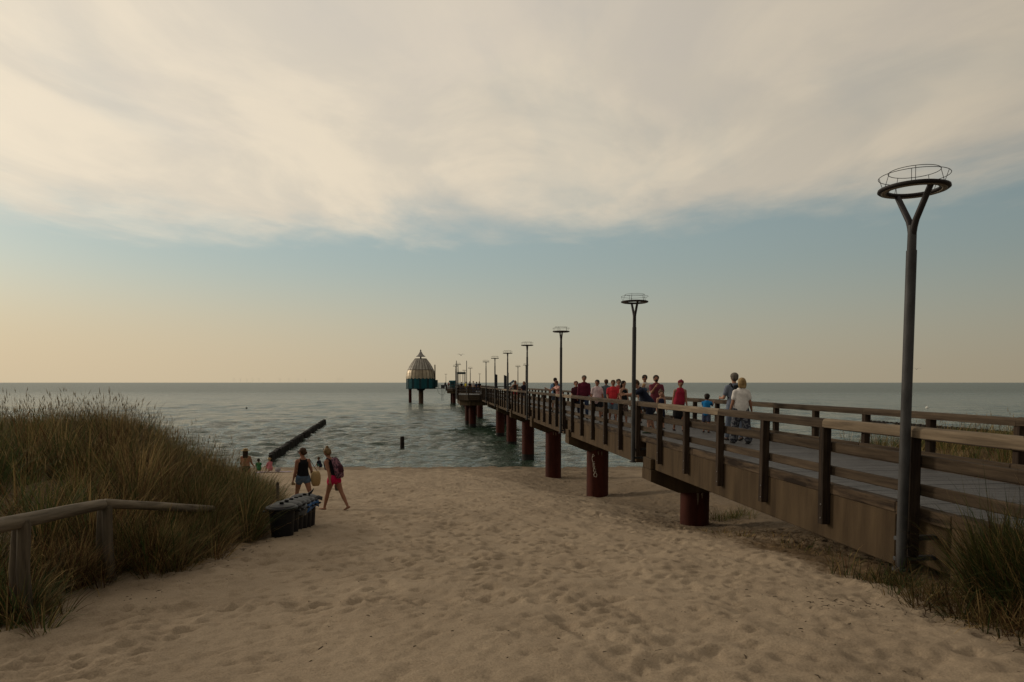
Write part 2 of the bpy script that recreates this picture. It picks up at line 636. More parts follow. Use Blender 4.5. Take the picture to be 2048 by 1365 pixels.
V = np.stack([GX, GY, GZ], -1).reshape(-1, 3)
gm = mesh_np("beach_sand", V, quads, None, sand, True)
dd = pier_d(GX, GY)
litter_shade = np.clip(0.75 * sstep(0.15, 0.9, dune_left(GX, GY)) + sstep(0.06, 0.35, dune_right(GX, GY)), 0, 1)
litter_shade = np.maximum(litter_shade, 0.62 * sstep(0.0, -0.9, np.abs(dd - 7.2) - 2.2) * sstep(9, 11, GY) * sstep(30, 16, GY))  # litter under the deck, strengthened to darken the sand as the pier's shade
litter_shade = np.maximum(litter_shade, 0.95 * sstep(0.9, 0.2, np.abs(dd - 5.9)) * sstep(7.5, 9, GY) * sstep(15.5, 11.5, GY))
la = gm.attributes.new("litter_shade", "FLOAT", "POINT")
la.data.foreach_set("value", litter_shade.astype(np.float32).ravel())
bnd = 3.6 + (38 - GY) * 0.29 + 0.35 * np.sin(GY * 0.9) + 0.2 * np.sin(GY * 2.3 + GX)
painted_shade = 0.62 * sstep(-0.5, 0.5, dd - bnd) * sstep(13.5, 11.0, dd) * sstep(16, 20, GY) * sstep(49, 43, GY)  # stands in for the pier's shadow, painted as darker sand
da_ = gm.attributes.new("painted_shade", "FLOAT", "POINT"); da_.data.foreach_set("value", painted_shade.astype(np.float32).ravel())
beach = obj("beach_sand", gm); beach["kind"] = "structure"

# ------------------------------------------------------------------ the sea
ang = np.concatenate([np.arange(-105, -44, 4.0), np.arange(-43, 43.01, 0.2), np.arange(46, 106, 4.0)]) * np.pi / 180
rr = [34.0]
while rr[-1] < 3200: rr.append(rr[-1] * 1.0062 + 0.02)
rr += [4500, 7000, 12000, 22000, 40000]
rr = np.array(rr)
A, RR = np.meshgrid(ang, rr)
WX, WY = RR * np.sin(A), RR * np.cos(A)
WZ = np.zeros_like(WX)
cell = np.maximum(0.0062 * RR, 0.0035 * RR)
for i in range(64):
    lam = 0.75 * 1.031 ** i * rng.uniform(0.9, 1.1)
    a = rng.normal(-0.12, 0.5)
    kx, ky = np.sin(a) * 2 * np.pi / lam, np.cos(a) * 2 * np.pi / lam
    amp = 0.0128 * lam ** 0.22 * rng.uniform(0.5, 1.3)
    fade = sstep(1.8, 3.6, lam / cell)
    WZ += amp * fade * np.sin(kx * WX + ky * WY + rng.uniform(0, 6.3))
env = 1 + 0.45 * np.sin(WX * 0.21 + WY * 0.09) * np.sin(WY * 0.23 - WX * 0.05) + 0.3 * np.sin(WX * 0.057 - WY * 0.04)
WZ *= env
WZ = WZ + 1.6 * np.maximum(WZ, 0) ** 2
WZ = np.clip(WZ, -0.4, 0.22)
for k_, (yc, amp) in enumerate(((52.3, 0.06), (55.0, 0.06), (60.0, 0.06), (67.5, 0.06), (79.0, 0.05))):   # low swells running up the shore
    line = yc + 1.3 * np.sin(WX * 0.09 + k_ * 1.7) + 0.6 * np.sin(WX * 0.31 + k_)
    brk = 0.5 + 0.5 * np.sin(WX * 0.16 + 2.1 * k_) * np.sin(WX * 0.053 + k_)
    t = (WY - line) / (0.4 + 0.006 * yc)
    WZ += amp * 1.7 * brk ** 3 * np.where(t < 0, np.exp(-(t / 0.55) ** 2), np.exp(-(t / 1.6) ** 2))
WZ *= 0.35 + 0.65 * sstep(49, 58, WY)
ny, nx = WX.shape
ii = np.arange(ny - 1)[:, None] * nx + np.arange(nx - 1)[None, :]
wq = np.stack([ii, ii + 1, ii + nx + 1, ii + nx], -1).reshape(-1, 4)
wm = bpy.data.materials.new("sea_water"); wm.use_nodes = True
t = wm.node_tree; b = t.nodes["Principled BSDF"]
b.inputs["Base Color"].default_value = (0.030, 0.052, 0.033, 1)
b.inputs["Roughness"].default_value = 0.12
b.inputs["IOR"].default_value = 1.33
g = t.nodes.new("ShaderNodeNewGeometry")


def wnz(scale, detail, stretch, rough=0.55):
    mp = t.nodes.new("ShaderNodeMapping"); mp.inputs["Scale"].default_value = stretch
    mp.inputs["Rotation"].default_value = (0, 0, 0.15)
    t.links.new(g.outputs["Position"], mp.inputs[0])
    n = t.nodes.new("ShaderNodeTexNoise"); n.inputs["Scale"].default_value = scale; n.inputs["Detail"].default_value = detail
    n.inputs["Roughness"].default_value = rough
    t.links.new(mp.outputs[0], n.inputs["Vector"]); return n.outputs["Fac"]


b0 = t.nodes.new("ShaderNodeBump"); b0.inputs["Strength"].default_value = 1.0; b0.inputs["Distance"].default_value = 1.3
t.links.new(wnz(0.13, 6, (0.4, 1.0, 1.0), 0.6), b0.inputs["Height"])
b1 = t.nodes.new("ShaderNodeBump"); b1.inputs["Strength"].default_value = 1.0; b1.inputs["Distance"].default_value = 0.45
t.links.new(wnz(0.75, 7, (0.5, 1.0, 1.0), 0.6), b1.inputs["Height"]); t.links.new(b0.outputs[0], b1.inputs["Normal"])
b2 = t.nodes.new("ShaderNodeBump"); b2.inputs["Strength"].default_value = 0.9; b2.inputs["Distance"].default_value = 0.16
t.links.new(wnz(2.6, 5, (0.6, 1.0, 1.0)), b2.inputs["Height"]); t.links.new(b1.outputs[0], b2.inputs["Normal"])
t.links.new(b2.outputs[0], b.inputs["Normal"])
sxyz = t.nodes.new("ShaderNodeSeparateXYZ"); t.links.new(g.outputs["Position"], sxyz.inputs[0])
rg = t.nodes.new("ShaderNodeMapRange"); t.links.new(sxyz.outputs[1], rg.inputs[0])      # rougher water offshore
for i_, x_ in enumerate((70, 500, 0.09, 0.34)): rg.inputs[i_ + 1].default_value = x_
t.links.new(rg.outputs[0], b.inputs["Roughness"])
sea = obj("sea", mesh_np("sea", np.stack([WX, WY, WZ], -1).reshape(-1, 3), wq, None, wm, True)); sea["kind"] = "structure"
# ------------------------------------------------------------------ the pier
DECK = EYE - 1.575
wood_rail = mat("weathered_rail_wood", (0.024, 0.0165, 0.011), (0.080, 0.058, 0.038), 0.85, 2.2, (0.5, 7, 7), 0.5, rnd=0.22, lo=0.3, hi=0.7)
wood_new = mat("new_rail_wood", (0.10, 0.075, 0.05), (0.20, 0.155, 0.105), 0.8, 2.2, (0.5, 7, 7), 0.35, rnd=0.1)
wood_post = mat("dark_post_wood", (0.016, 0.0105, 0.0075), (0.045, 0.031, 0.021), 0.85, 2.4, (0.6, 8, 8), 0.5, rnd=0.25)
wood_kerb = mat("kerb_wood", (0.018, 0.012, 0.0085), (0.09, 0.063, 0.04), 0.9, 2.2, (4, 0.5, 4), 0.6, rnd=0.25, lo=0.38, hi=0.62)
wood_deck = mat("deck_wood", (0.058, 0.057, 0.056), (0.094, 0.092, 0.090), 0.6, 3.0, (1, 9, 9), 0.4, rnd=0.14, spec=0.3)
concrete = mat("stained_concrete", (0.038, 0.025, 0.014), (0.080, 0.055, 0.031), 0.9, 1.9, (1.8, 1.8, 0.28), 0.35, lo=0.32, hi=0.68, rnd=0.06, detail=9)
pile_red = mat("rust_red_steel", (0.032, 0.0075, 0.0045), (0.070, 0.0175, 0.0105), 0.75, 1.5, (2, 2, 0.5), 0.2, rnd=0.12, detail=9)
pile_black = mat("tarred_steel", (0.012, 0.012, 0.011), (0.03, 0.026, 0.022), 0.6, 4, rnd=0.1, bump=0.3)
steel_grey = mat("grey_bracket_steel", (0.045, 0.047, 0.05), (0.075, 0.078, 0.08), 0.6, 4, metal=0.3)
bolt_m = mat("bolt_steel", (0.16, 0.15, 0.14), rough=0.4, metal=0.8)
chalk = mat("chalk_paint", (0.55, 0.50, 0.42), (0.62, 0.57, 0.5), 0.9)

lime = mat("lime_stain", (0.10, 0.07, 0.05), (0.2, 0.16, 0.12), 0.9, 20)
S_END = 192.0
LAMP_S = [8.1 + 12.0 * i for i in range(16)]
pier = thing("pier", "long wooden seaside pier on rust red piles running out to sea", "pier", (0, 0, 0), TH)
DL, DR = 5.99, 9.09             # girder faces
PLAT = (91.2, 105.6)            # s range of the half-way platform
ENDP = (192.0, 207.5)

# girders in 12 m lengths with a gap at every lamp
gaps = [(s - 0.55, s + 0.45) for s in LAMP_S]
edges = [(-3.0, gaps[0][0])] + [(gaps[i][1], gaps[i + 1][0]) for i in range(len(gaps) - 1)] + [(gaps[-1][1], S_END)]
zt, zb = EYE - 1.70, EYE - 2.40
for k, (a, b_) in enumerate(edges):
    box(pier, "girder", (DL, a, zb), (DL + 0.42, b_, zt), concrete, 0.012)
    box(pier, "girder", (DR - 0.42, a, zb), (DR, b_, zt), concrete, 0.012)
    # timber kerb on top of the girder, in lengths
    n = max(1, round((b_ - a) / 4)); st_ = (b_ - a) / n
    for j in range(n):
        for (d0, d1) in ((DL - 0.012, DL + 0.15), (DR - 0.15, DR + 0.012)):
            box(pier, "kerb_timber", (d0, a + j * st_ + 0.004, zt + 0.002), (d1, a + (j + 1) * st_ - 0.004, EYE - 1.545 + random.uniform(-.006, .006)), wood_kerb, 0.012)
for (a, b_) in gaps:
    if a > S_END: continue
    box(pier, "end_beam", (DL + 0.30, a - 0.1, zb + 0.03), (DR - 0.3, b_ + 0.1, zt - 0.07), concrete, 0.01)
    box(pier, "bridging_plate", (DL - 0.01, a + 0.004, EYE - 1.72), (DL + 0.15, b_ - 0.004, EYE - 1.56), wood_kerb, 0.008)
    box(pier, "bridging_plate", (DR - 0.15, a + 0.004, EYE - 1.72), (DR + 0.01, b_ - 0.004, EYE - 1.56), wood_kerb, 0.008)
    for zz_ in (EYE - 1.96, EYE - 2.22):
        box(pier, "lamp_bracket", (DL - 0.15, (a + b_) / 2 + 0.12, zz_ - 0.03), (DL + 0.32, (a + b_) / 2 + 0.20, zz_ + 0.03), steel_grey, 0.008)
        box(pier, "lamp_bracket", (DL - 0.235, (a + b_) / 2 + 0.03, zz_ - 0.025), (DL - 0.152, (a + b_) / 2 + 0.20, zz_ + 0.025), steel_grey, 0.008)

# hammerhead caps and piles
for i, s in enumerate(LAMP_S):
    sc = s - 1.0
    if i in (0, 7, 8): continue
    w = 0.42
    dl, dr, dc = DL - 0.12, DR + 0.12, 7.28
    prof = [(dl, EYE - 2.72), (dc - 0.62, EYE - 3.04), (dc + 0.62, EYE - 3.04), (dr, EYE - 2.72), (dr, zb - 0.003), (dl, zb - 0.003)]
    n = len(prof)
    V = [(d, sc - w, z) for d, z in prof] + [(d, sc + w, z) for d, z in prof]
    Fc = [tuple(range(n)), tuple(range(2 * n - 1, n - 1, -1))] + [((i_ + 1) % n, i_, n + i_, n + (i_ + 1) % n) for i_ in range(n)]
    me = mesh_from("cap_beam", V, Fc, concrete)
    obj("cap_beam", me, pier)
    box(pier, "cap_ear", (dl, sc - 0.36, zb - 0.001), (DL - 0.012, sc + 0.36, EYE - 2.10), concrete, 0.015)
    box(pier, "cap_ear", (DR + 0.012, sc - 0.36, zb - 0.001), (dr, sc + 0.36, EYE - 2.10), concrete, 0.015)
    gx, gy = pier_xy(sc, dc)
    foot = min(float(ground_z(gx, gy)), 0) - 1.2
    r = 0.40 if i == 1 else 0.49
    me = lathe("pile", [(r, foot), (r, EYE - 3.0)], 28, pile_red)
    pl_ = obj("pile", me, pier, (dc, sc, 0))
    if sc > 48:
        ring = lathe("tide_band", [(r + 0.004, -0.4), (r + 0.006, 0.30), (r + 0.004, 0.42)], 28, pile_black)
        obj("tide_band", ring, pl_)
    # white streaks running down from the cap
    if i in (1, 2, 3):
        g = Geo()
        for q in range(2):
            a = math.pi * 1.5 + (q - 1) * 0.3 + 0.15
            z0 = EYE - 3.06
            L = random.uniform(0.12, 0.34)
            g.tube([(math.cos(a) * (r + .001), math.sin(a) * (r + .001), z0), (math.cos(a + .01) * (r + .001), math.sin(a + .01) * (r + .001), z0 - L * .5), (math.cos(a) * r, math.sin(a) * r, z0 - L)],
                   [(0.035, 0.004), (0.028, 0.004), (0.008, 0.003)], 6, (-math.sin(a), math.cos(a), 0))
        obj("lime_streaks", g.mesh("lime_streaks", lime), pl_)
    if i == 2:
        # chalked letters, one under the other, on the pile's shore side
        ctr = math.atan2(-1.0, -0.23) 
        strokes = [[(-.06, -.10), (.00, .10), (.06, .02), (-.03, -.02)],                     # P
                   [(-.05, .08), (-.02, -.06), (.06, -.03)],                                 # L
                   [(.05, .06), (-.04, .05), (-.02, -.06), (.06, -.06)], [(-.03, .0), (.04, .0)],  # E
                   [(-.05, .05), (.0, -.05), (.05, .05)], 
                   [(.06, .06), (-.02, .09), (-.06, .0), (.0, -.09), (.06, -.04), (.02, .0)],  # G
                   [(.0, .09), (-.07, .02), (-.04, -.08), (.05, -.09), (.08, .0), (.04, .08), (.0, .09)]]  # O
        z_s = [EYE - 3.28, EYE - 3.50, EYE - 3.68, EYE - 3.68, EYE - 3.80, EYE - 3.93, EYE - 4.12]
        z_s = [EYE - 3.28, EYE - 3.49, EYE - 3.66, EYE - 3.66, EYE - 3.79, EYE - 3.92, EYE - 4.11]
        u_s = [-.20, -.20, -.17, -.17, -.16, -.13, -.10]
        g = Geo()
        for stp, z0, u0 in zip(strokes, z_s, u_s):
            P = []
            for (uu, vv) in stp:
                a = ctr + (u0 + uu) / r
                P.append((math.cos(a) * (r + .003), math.sin(a) * (r + .003), z0 + vv))
            for p_, q_ in zip(P[:-1], P[1:]):
                g.tube([p_, q_], [0.011, 0.011], 5)
        obj("graffiti", g.mesh("graffiti", chalk), pl_, label="pale chalked letters on the pile")

# deck planks
DP = boxmesh(0.138, DR - DL - 0.30, 0.045, wood_deck, 0.004)
pitch = 0.145
Mrot = Matrix.Rotation(R(90), 4, "Z")
def plank_matrix(s): return Matrix.Translation((( DL + DR) / 2, s, EYE - 1.575 - 0.0225 + random.uniform(-.003, .003))) @ Matrix.Rotation(R(90), 4, "Z")
DP = boxmesh(0.138, DR - DL - 0.30, 0.045, wood_deck, 0.004)
s = 3.0; cnt = 0
while cnt < 292:
    obj("deck_plank", DP, pier, plank_matrix(s)); s += pitch; cnt += 1
g = Geo()
bv = [Vector(c) for c in ((-.069, 0, -.0225), (.069, 0, -.0225), (.069, 0, .0225), (-.069, 0, .0225))]
def plank_geo(s_):
    y0, y1 = DL + 0.15, DR - 0.15
    zc = EYE - 1.575 - 0.0225 + random.uniform(-.003, .003)
    Vv = [(y, s_ + c.x, zc + c.z) for y in (y0, y1) for c in bv]
    return Vv, [(0, 3, 2, 1), (4, 5, 6, 7), (0, 1, 5, 4), (1, 2, 6, 5), (2, 3, 7, 6), (3, 0, 4, 7)]
sv = s
while sv < S_END:
    g.add(plank_geo(sv)); sv += pitch
sv = 3.0 - pitch
while sv > -3:
    g.add(plank_geo(sv)); sv -= pitch
far_planks = obj("far_deck_planks", g.mesh("far_deck_planks", wood_deck, False), pier); far_planks["kind"] = "stuff"
# joists below the planks
for d in (6.9, 7.55, 8.2):
    box(pier, "joist", (d - 0.08, -3, EYE - 1.80), (d + 0.08, S_END, EYE - 1.625), wood_post, 0)

# ---- railings
def half_log(L, w, h, m):
    key = ("log", round(L, 3), w, h, m.name)
    if key in BOXC: return BOXC[key]
    sec = [(-w / 2, -h / 2), (w / 2, -h / 2), (w / 2, h * 0.12), (w * 0.40, h * 0.34), (w * 0.2, h * 0.47), (-w * 0.2, h * 0.47), (-w * 0.40, h * 0.34), (-w / 2, h * 0.12)]
    n = len(sec)
    V = [(-L / 2, y, z) for y, z in sec] + [(L / 2, y, z) for y, z in sec]
    Fc = [tuple(range(n - 1, -1, -1)), tuple(range(n, 2 * n))] + [(i, (i + 1) % n, n + (i + 1) % n, n + i) for i in range(n)]
    BOXC[key] = mesh_from("top_rail", V, Fc, m)
    return BOXC[key]


post_len = 1.50
PM = boxmesh(post_len, 0.13, 0.13, wood_post, 0.008)
BM = lathe("bolt", [(0.014, -0.006), (0.014, 0.006), (0.008, 0.012)], 8, bolt_m)


def railing(label, side, skip):
    t = thing("wooden_railing", label, "railing", (0, 0, 0), TH)
    dpost = DL - 0.068 if side < 0 else DR + 0.068
    drail = DL + 0.045 if side < 0 else DR - 0.045
    light = {(10.2 + 0.0): 1}
    s = 0.15
    k = 0
    while s < S_END - 0.4:
        if not any(a < s < b_ for a, b_ in skip):
            z0 = EYE - 0.665
            M = Matrix.Translation((dpost, s, z0 - post_len / 2)) @ Matrix.Rotation(R(90), 4, "Y") @ Matrix.Rotation(R(random.uniform(-1, 1)), 4, "Z")
            po = obj("post", PM, t, M)
            if s < 40 and side < 0:
                for zz_ in (EYE - 1.86, EYE - 2.07):
                    b_o = obj("bolt", BM, po, M.inverted() @ Matrix.Translation((dpost - 0.067, s - 0.035, zz_)) @ Matrix.Rotation(R(-90), 4, "Y"))
        k += 1
        s += 2.0
    s = -1.85
    n = 0
    while s < S_END - 1:
        e = min(s + 4.0, S_END - 0.1)
        segs = [(s, e)]
        for a, b_ in skip:
            segs = [x for (p, q) in segs for x in ((p, min(q, a)), (max(p, b_), q)) if x[1] - x[0] > 0.3]
        for (p, q) in segs:
            L = q - p - 0.006
            new = side < 0 and n in (3, 4 + 0) and False
            m = wood_rail
            if side < 0 and n in LIGHT: m = wood_new
            M = bar_matrix((dpost + 0.01 * side * -1, p + .003, EYE - 0.613 + random.uniform(-.006, .006)), (dpost - 0.01 * side, q - .003, EYE - 0.613 + random.uniform(-.006, .006)))
            obj("top_rail", half_log(L, 0.145, 0.135, m), t, M, "newer pale top rail" if m is wood_new else None)
            bar(t, "middle_rail", (drail, p + .003, EYE - 0.985 + random.uniform(-.012, .012)), (drail, q - .003, EYE - 0.985 + random.uniform(-.012, .012)), 0.07, 0.15, wood_rail, 0.012)
            bar(t, "lower_rail", (drail, p + .003, EYE - 1.345 + random.uniform(-.012, .012)), (drail, q - .003, EYE - 1.345 + random.uniform(-.012, .012)), 0.07, 0.14, wood_rail, 0.012)
        s += 4.0; n += 1
    return t


LIGHT = {1: 1, 2: 1, 4: 1}
LIGHT = {2, 4, 8, 13, 15}
railing("weathered wooden railing along the near, left side of the pier", -1, [PLAT])
railing("weathered wooden railing along the far, seaward right side of the pier", 1, [PLAT])

# ---- half-way platform
def platform(label, s0, s1, d0, d1, ch, piles, rail_gap, pile_m):
    t = thing("viewing_platform", label, "platform", (0, 0, 0), TH)
    sec = [(d0 + ch, s0), (d1 - ch, s0), (d1, s0 + ch), (d1, s1 - ch), (d1 - ch, s1), (d0 + ch, s1), (d0, s1 - ch), (d0, s0 + ch)]
    def inset(k):
        c = ((d0 + d1) / 2, (s0 + s1) / 2)
        return [(c[0] + (x - c[0]) * (1 - k), c[1] + (y - c[1]) * (1 - k)) for x, y in sec]
    obj("deck", prism("deck", sec, EYE - 1.63, EYE - 1.568, wood_deck), t)
    obj("fascia_timber", prism("fascia_timber", inset(-0.006), EYE - 2.32, EYE - 1.634, wood_rail), t)
    obj("concrete_slab", prism("concrete_slab", inset(0.05), EYE - 2.98, EYE - 2.324, concrete), t)
    for (d, s) in piles:
        me = lathe("pile", [(0.48, -4.0), (0.48, EYE - 2.9)], 24, pile_m)
        p_ = obj("pile", me, t, (d, s, 0))
        obj("tide_band", lathe("tide_band", [(0.485, -0.4), (0.487, 0.35), (0.485, 0.5)], 24, pile_black), p_)
    # railing round the edge, open where the pier passes
    pts = sec + [sec[0]]
    for (a, b_) in zip(pts[:-1], pts[1:]):
        L = math.dist(a, b_); n = max(1, round(L / 1.7))
        cuts = [(0, 1)]
        if abs(a[1] - b_[1]) < 1e-6 and rail_gap:
            t0 = (rail_gap[0] - a[0]) / (b_[0] - a[0]); t1 = (rail_gap[1] - a[0]) / (b_[0] - a[0])
            if t0 > t1: t0, t1 = t1, t0
            if not (rail_gap[2] and abs(a[1] - s1) < 1e-6):
                cuts = [(0, t0), (t1, 1)]
        for (u0, u1) in cuts:
            if u1 - u0 < 0.05: continue
            f = lambda q: (a[0] + (b_[0] - a[0]) * q, a[1] + (b_[1] - a[1]) * q)
            nn = max(1, round(L * (u1 - u0) / 1.7))
            for k in range(nn + 1):
                x, y = f(u0 + (u1 - u0) * k / nn)
                obj("post", PM, t, Matrix.Translation((x, y, EYE - 0.67 - post_len / 2)) @ Matrix.Rotation(R(90), 4, "Y"))
            (xa, ya), (xb, yb) = f(u0), f(u1)
            bar(t, "top_rail", (xa, ya, EYE - 0.61), (xb, yb, EYE - 0.61), 0.14, 0.12, wood_rail, 0.012)
            bar(t, "middle_rail", (xa, ya, EYE - 0.985), (xb, yb, EYE - 0.985), 0.06, 0.14, wood_rail, 0)
            bar(t, "lower_rail", (xa, ya, EYE - 1.345), (xb, yb, EYE - 1.345), 0.06, 0.14, wood_rail, 0)
    return t


platform("wider timber viewing platform half way along the pier", 91.3, 105.4, 3.0, 12.1, 1.3, [(5.0, 95.3), (4.8, 103.0), (10.1, 95.3), (10.1, 103.0)], (5.8, 9.3, False), pile_red)
platform("viewing platform at the seaward end of the pier by the dome", 192.1, 207.5, 3.2, 12.1, 1.6, [(4.9, 204.5), (10.3, 204.5), (5.2, 195.5), (10.3, 195.5)], (5.8, 9.3, True), pile_red)

# ------------------------------------------------------------------ lamps
lamp_m = mat("anthracite_lamp_paint", (0.055, 0.055, 0.058), (0.085, 0.085, 0.088), 0.45, 3, metal=0.2, rnd=0.1)
lamp_d = mat("black_lamp_paint", (0.022, 0.02, 0.021), (0.035, 0.032, 0.033), 0.5, 3, metal=0.2)
lamp_glass = mat("lamp_diffuser", (0.16, 0.14, 0.115), (0.2, 0.18, 0.15), 0.4)
galv = mat("galvanised_pole", (0.036, 0.036, 0.037), (0.066, 0.066, 0.067), 0.55, 6, (1, 1, 0.4), metal=0.35, rnd=0.08)
ring_me = None


def lamp_parts():
    """meshes of one lamp; local z = 0 is the eye height of the picture"""
    P = {}
    P["pole"] = lathe("pole", [(0.061, -2.31), (0.059, 1.60), (0.051, 1.60), (0.049, 1.90)], 20, galv)
    P["foot_plate"] = lathe("foot_plate", [(0.10, -2.34), (0.10, -2.31), (0.075, -2.305)], 16, galv)
    for sgn, nm in ((1, "a"), (-1, "b")):
        g = Geo()
        g.tube([(0, 0.010 * sgn, 1.78), (0, 0.030 * sgn, 1.88), (0, 0.062 * sgn, 1.96), (0, 0.30 * sgn, 2.312)], [0.040, 0.040, 0.038, 0.034], 10, (1, 0, 0))
        P["arm" + nm] = g.mesh("fork_arm", lamp_d)
    prof = [(0.268, 2.318), (0.30, 2.308), (0.375, 2.310), (0.394, 2.324), (0.39, 2.346), (0.36, 2.356), (0.28, 2.350), (0.268, 2.338)]
    n = 48
    V, Fc = [], []
    for r, z in prof:
        for k in range(n):
            a = 2 * math.pi * k / n; V.append((r * math.cos(a), r * math.sin(a), z))
    m_ = len(prof)
    for i in range(m_):
        for k in range(n):
            Fc.append((i * n + k, i * n + (k + 1) % n, ((i + 1) % m_) * n + (k + 1) % n, ((i + 1) % m_) * n + k))
    P["ring"] = mesh_from("ring", V, Fc, lamp_d, True)
    g = Geo(); g.add(torus_geo(0.325, 0.030, 40, 6, 0.0)); 
    for v_ in g.V: v_.z = 2.308 + v_.z * 0.35
    P["diffuser"] = g.mesh("diffuser", lamp_glass)
    g = Geo(); g.add(torus_geo(0.385, 0.0042, 48, 5, 2.485)); P["wire"] = g.mesh("bird_wire", lamp_d)
    g = Geo(); g.add(torus_geo(0.28, 0.0042, 48, 5, 2.54)); P["wire2"] = g.mesh("bird_wire", lamp_d)
    for k in range(5):
        a = 2 * math.pi * (k + 0.2) / 5
        c, s = math.cos(a), math.sin(a)
        g = Geo(); g.tube([(0.34 * c, 0.34 * s, 2.35), (0.385 * c, 0.385 * s, 2.485)], [0.0036, 0.0036], 5); P["strut_o%d" % k] = g.mesh("wire_strut", lamp_d)
        a += 0.12; c, s = math.cos(a), math.sin(a)
        g = Geo(); g.tube([(0.33 * c, 0.33 * s, 2.35), (0.28 * c, 0.28 * s, 2.54)], [0.0036, 0.0036], 5); P["strut_i%d" % k] = g.mesh("wire_strut", lamp_d)
    return P


LP = lamp_parts()
NAMES = {"arma": "fork_arm", "armb": "fork_arm", "wire": "bird_wire", "wire2": "bird_wire"}


def lamp(s, d, label):
    x, y = pier_xy(s, d)
    t = thing("lamp_post", label, "lamp post", (x, y, EYE - 2.34), TH, "ring lamp posts along the pier")
    for k, me in LP.items():
        obj("wire_strut" if k.startswith("strut") else NAMES.get(k, k), me, t, (0, 0, 2.34))
    return t


ORD = ["second", "third", "fourth", "fifth", "sixth", "seventh"]
lamp(LAMP_S[0], 5.765, "tall grey ring lamp post nearest the camera, its foot in the dune grass")
lamp(LAMP_S[1], 5.765, "second ring lamp post along the pier, in front of the leaning man in navy")
lamp(LAMP_S[2], 5.765, "third ring lamp post along the pier, beside the person in checked pink")
lamp(LAMP_S[3], 5.765, "fourth ring lamp post along the pier, beside the woman with reddish hair")
lamp(LAMP_S[4], 5.765, "fifth ring lamp post along the pier, with dark pillars beside it")
lamp(LAMP_S[5], 5.765, "sixth ring lamp post along the pier, with one dark pillar beside it")
lamp(LAMP_S[6], 5.765, "seventh ring lamp post along the pier, last before the half-way platform")
lamp(92.6, 3.0, "ring lamp post on the near left corner of the half-way platform")
lamp(101.5, 2.95, "ring lamp post on the far left corner of the half-way platform, by a mast")
lamp(94.2, 12.15, "ring lamp post on the near right corner of the half-way platform")
lamp(103.4, 12.15, "ring lamp post on the far right corner of the half-way platform")
lamp(LAMP_S[9], 5.765, "first ring lamp post on the pier beyond the half-way platform")
lamp(LAMP_S[11], 5.765, "third ring lamp post on the pier beyond the half-way platform")
lamp(LAMP_S[13], 5.765, "fifth ring lamp post on the pier beyond the half-way platform")
lamp(194.0, 12.2, "ring lamp post on the right corner of the end platform")
lamp(205.5, 3.15, "ring lamp post on the left corner of the end platform near the dome")

# masts, pillars, telescope, sign board, kiosk
mast_m = mat("mast_grey", (0.10, 0.105, 0.11), (0.14, 0.145, 0.15), 0.5)
for (px, Y, zt_, lab) in ((913, 92.3, 2.85, "thin pole mast at the left corner of the half-way platform"), (933.3, 92.6, 2.85, "thin pole mast rising behind the people on the half-way platform")):
    z0 = EYE - 2.15 if px < 920 else EYE - 1.568
    t = thing("mast", lab, "mast", (x_at(px, Y, EYE), Y, z0), 0, "masts on the half-way platform")
    obj("pole", lathe("pole", [(0.05, 0), (0.045, EYE + zt_ - z0)], 10, mast_m), t)
    obj("base_plate", lathe("base_plate", [(0.13, 0.001), (0.13, 0.03), (0.06, 0.05)], 10, mast_m), t)
pillar_m = mat("black_pillar", (0.02, 0.02, 0.024), (0.04, 0.04, 0.045), 0.6, 3)
for (px, Y, top, w, lab) in ((992.2, 72.5, 0.88, 0.26, "dark slim pillar behind the sixth lamp post"), (1010.6, 62, 0.66, 0.24, "dark short pillar left of the fifth lamp post"), (1015.6, 66, 1.0, 0.16, "dark thin pillar right of the fifth lamp post")):
    z0 = DECK
    t = thing("info_pillar", lab, "pillar", (x_at(px, Y, EYE), Y, z0), TH, "dark pillars on the pier")
    H = EYE + top - z0
    box(t, "column", (-w / 2, -w / 2, 0.04), (w / 2, w / 2, H - 0.12), pillar_m, 0.02)
    box(t, "base", (-w * .7, -w * .7, 0), (w * .7, w * .7, 0.04), pillar_m, 0.01)
    V = [(-w / 2, -w / 2, H - .12), (w / 2, -w / 2, H - .12), (w / 2, w / 2, H - .12), (-w / 2, w / 2, H - .12), (-w / 2, -w / 2, H), (-w / 2, w / 2, H), (w / 2, -w / 2, H - .09), (w / 2, w / 2, H - .09)]
    obj("slanted_cap", mesh_from("slanted_cap", V, [(3, 2, 1, 0), (0, 1, 6, 4), (2, 3, 5, 7), (1, 2, 7, 6), (3, 0, 4, 5), (4, 6, 7, 5)], pillar_m), t)
# coin telescope
Y = 94.0
tx = x_at(1021.5, Y, EYE)
t = thing("telescope", "blue grey coin telescope on a stand on the half-way platform", "telescope", (tx, Y, DECK), R(-60))
tel_m = mat("telescope_paint", (0.09, 0.12, 0.16), (0.12, 0.16, 0.2), 0.5)
obj("stand", lathe("stand", [(0.16, 0.0), (0.16, 0.05), (0.06, 0.1), (0.05, 1.25), (0.11, 1.28), (0.11, 1.42)], 12, tel_m), t)
g = Geo(); g.tube([(0, -0.30, 1.36), (0, 0.05, 1.55), (0, 0.42, 1.78)], [0.10, 0.12, 0.15], 10)
obj("barrel", g.mesh("barrel", tel_m), t)
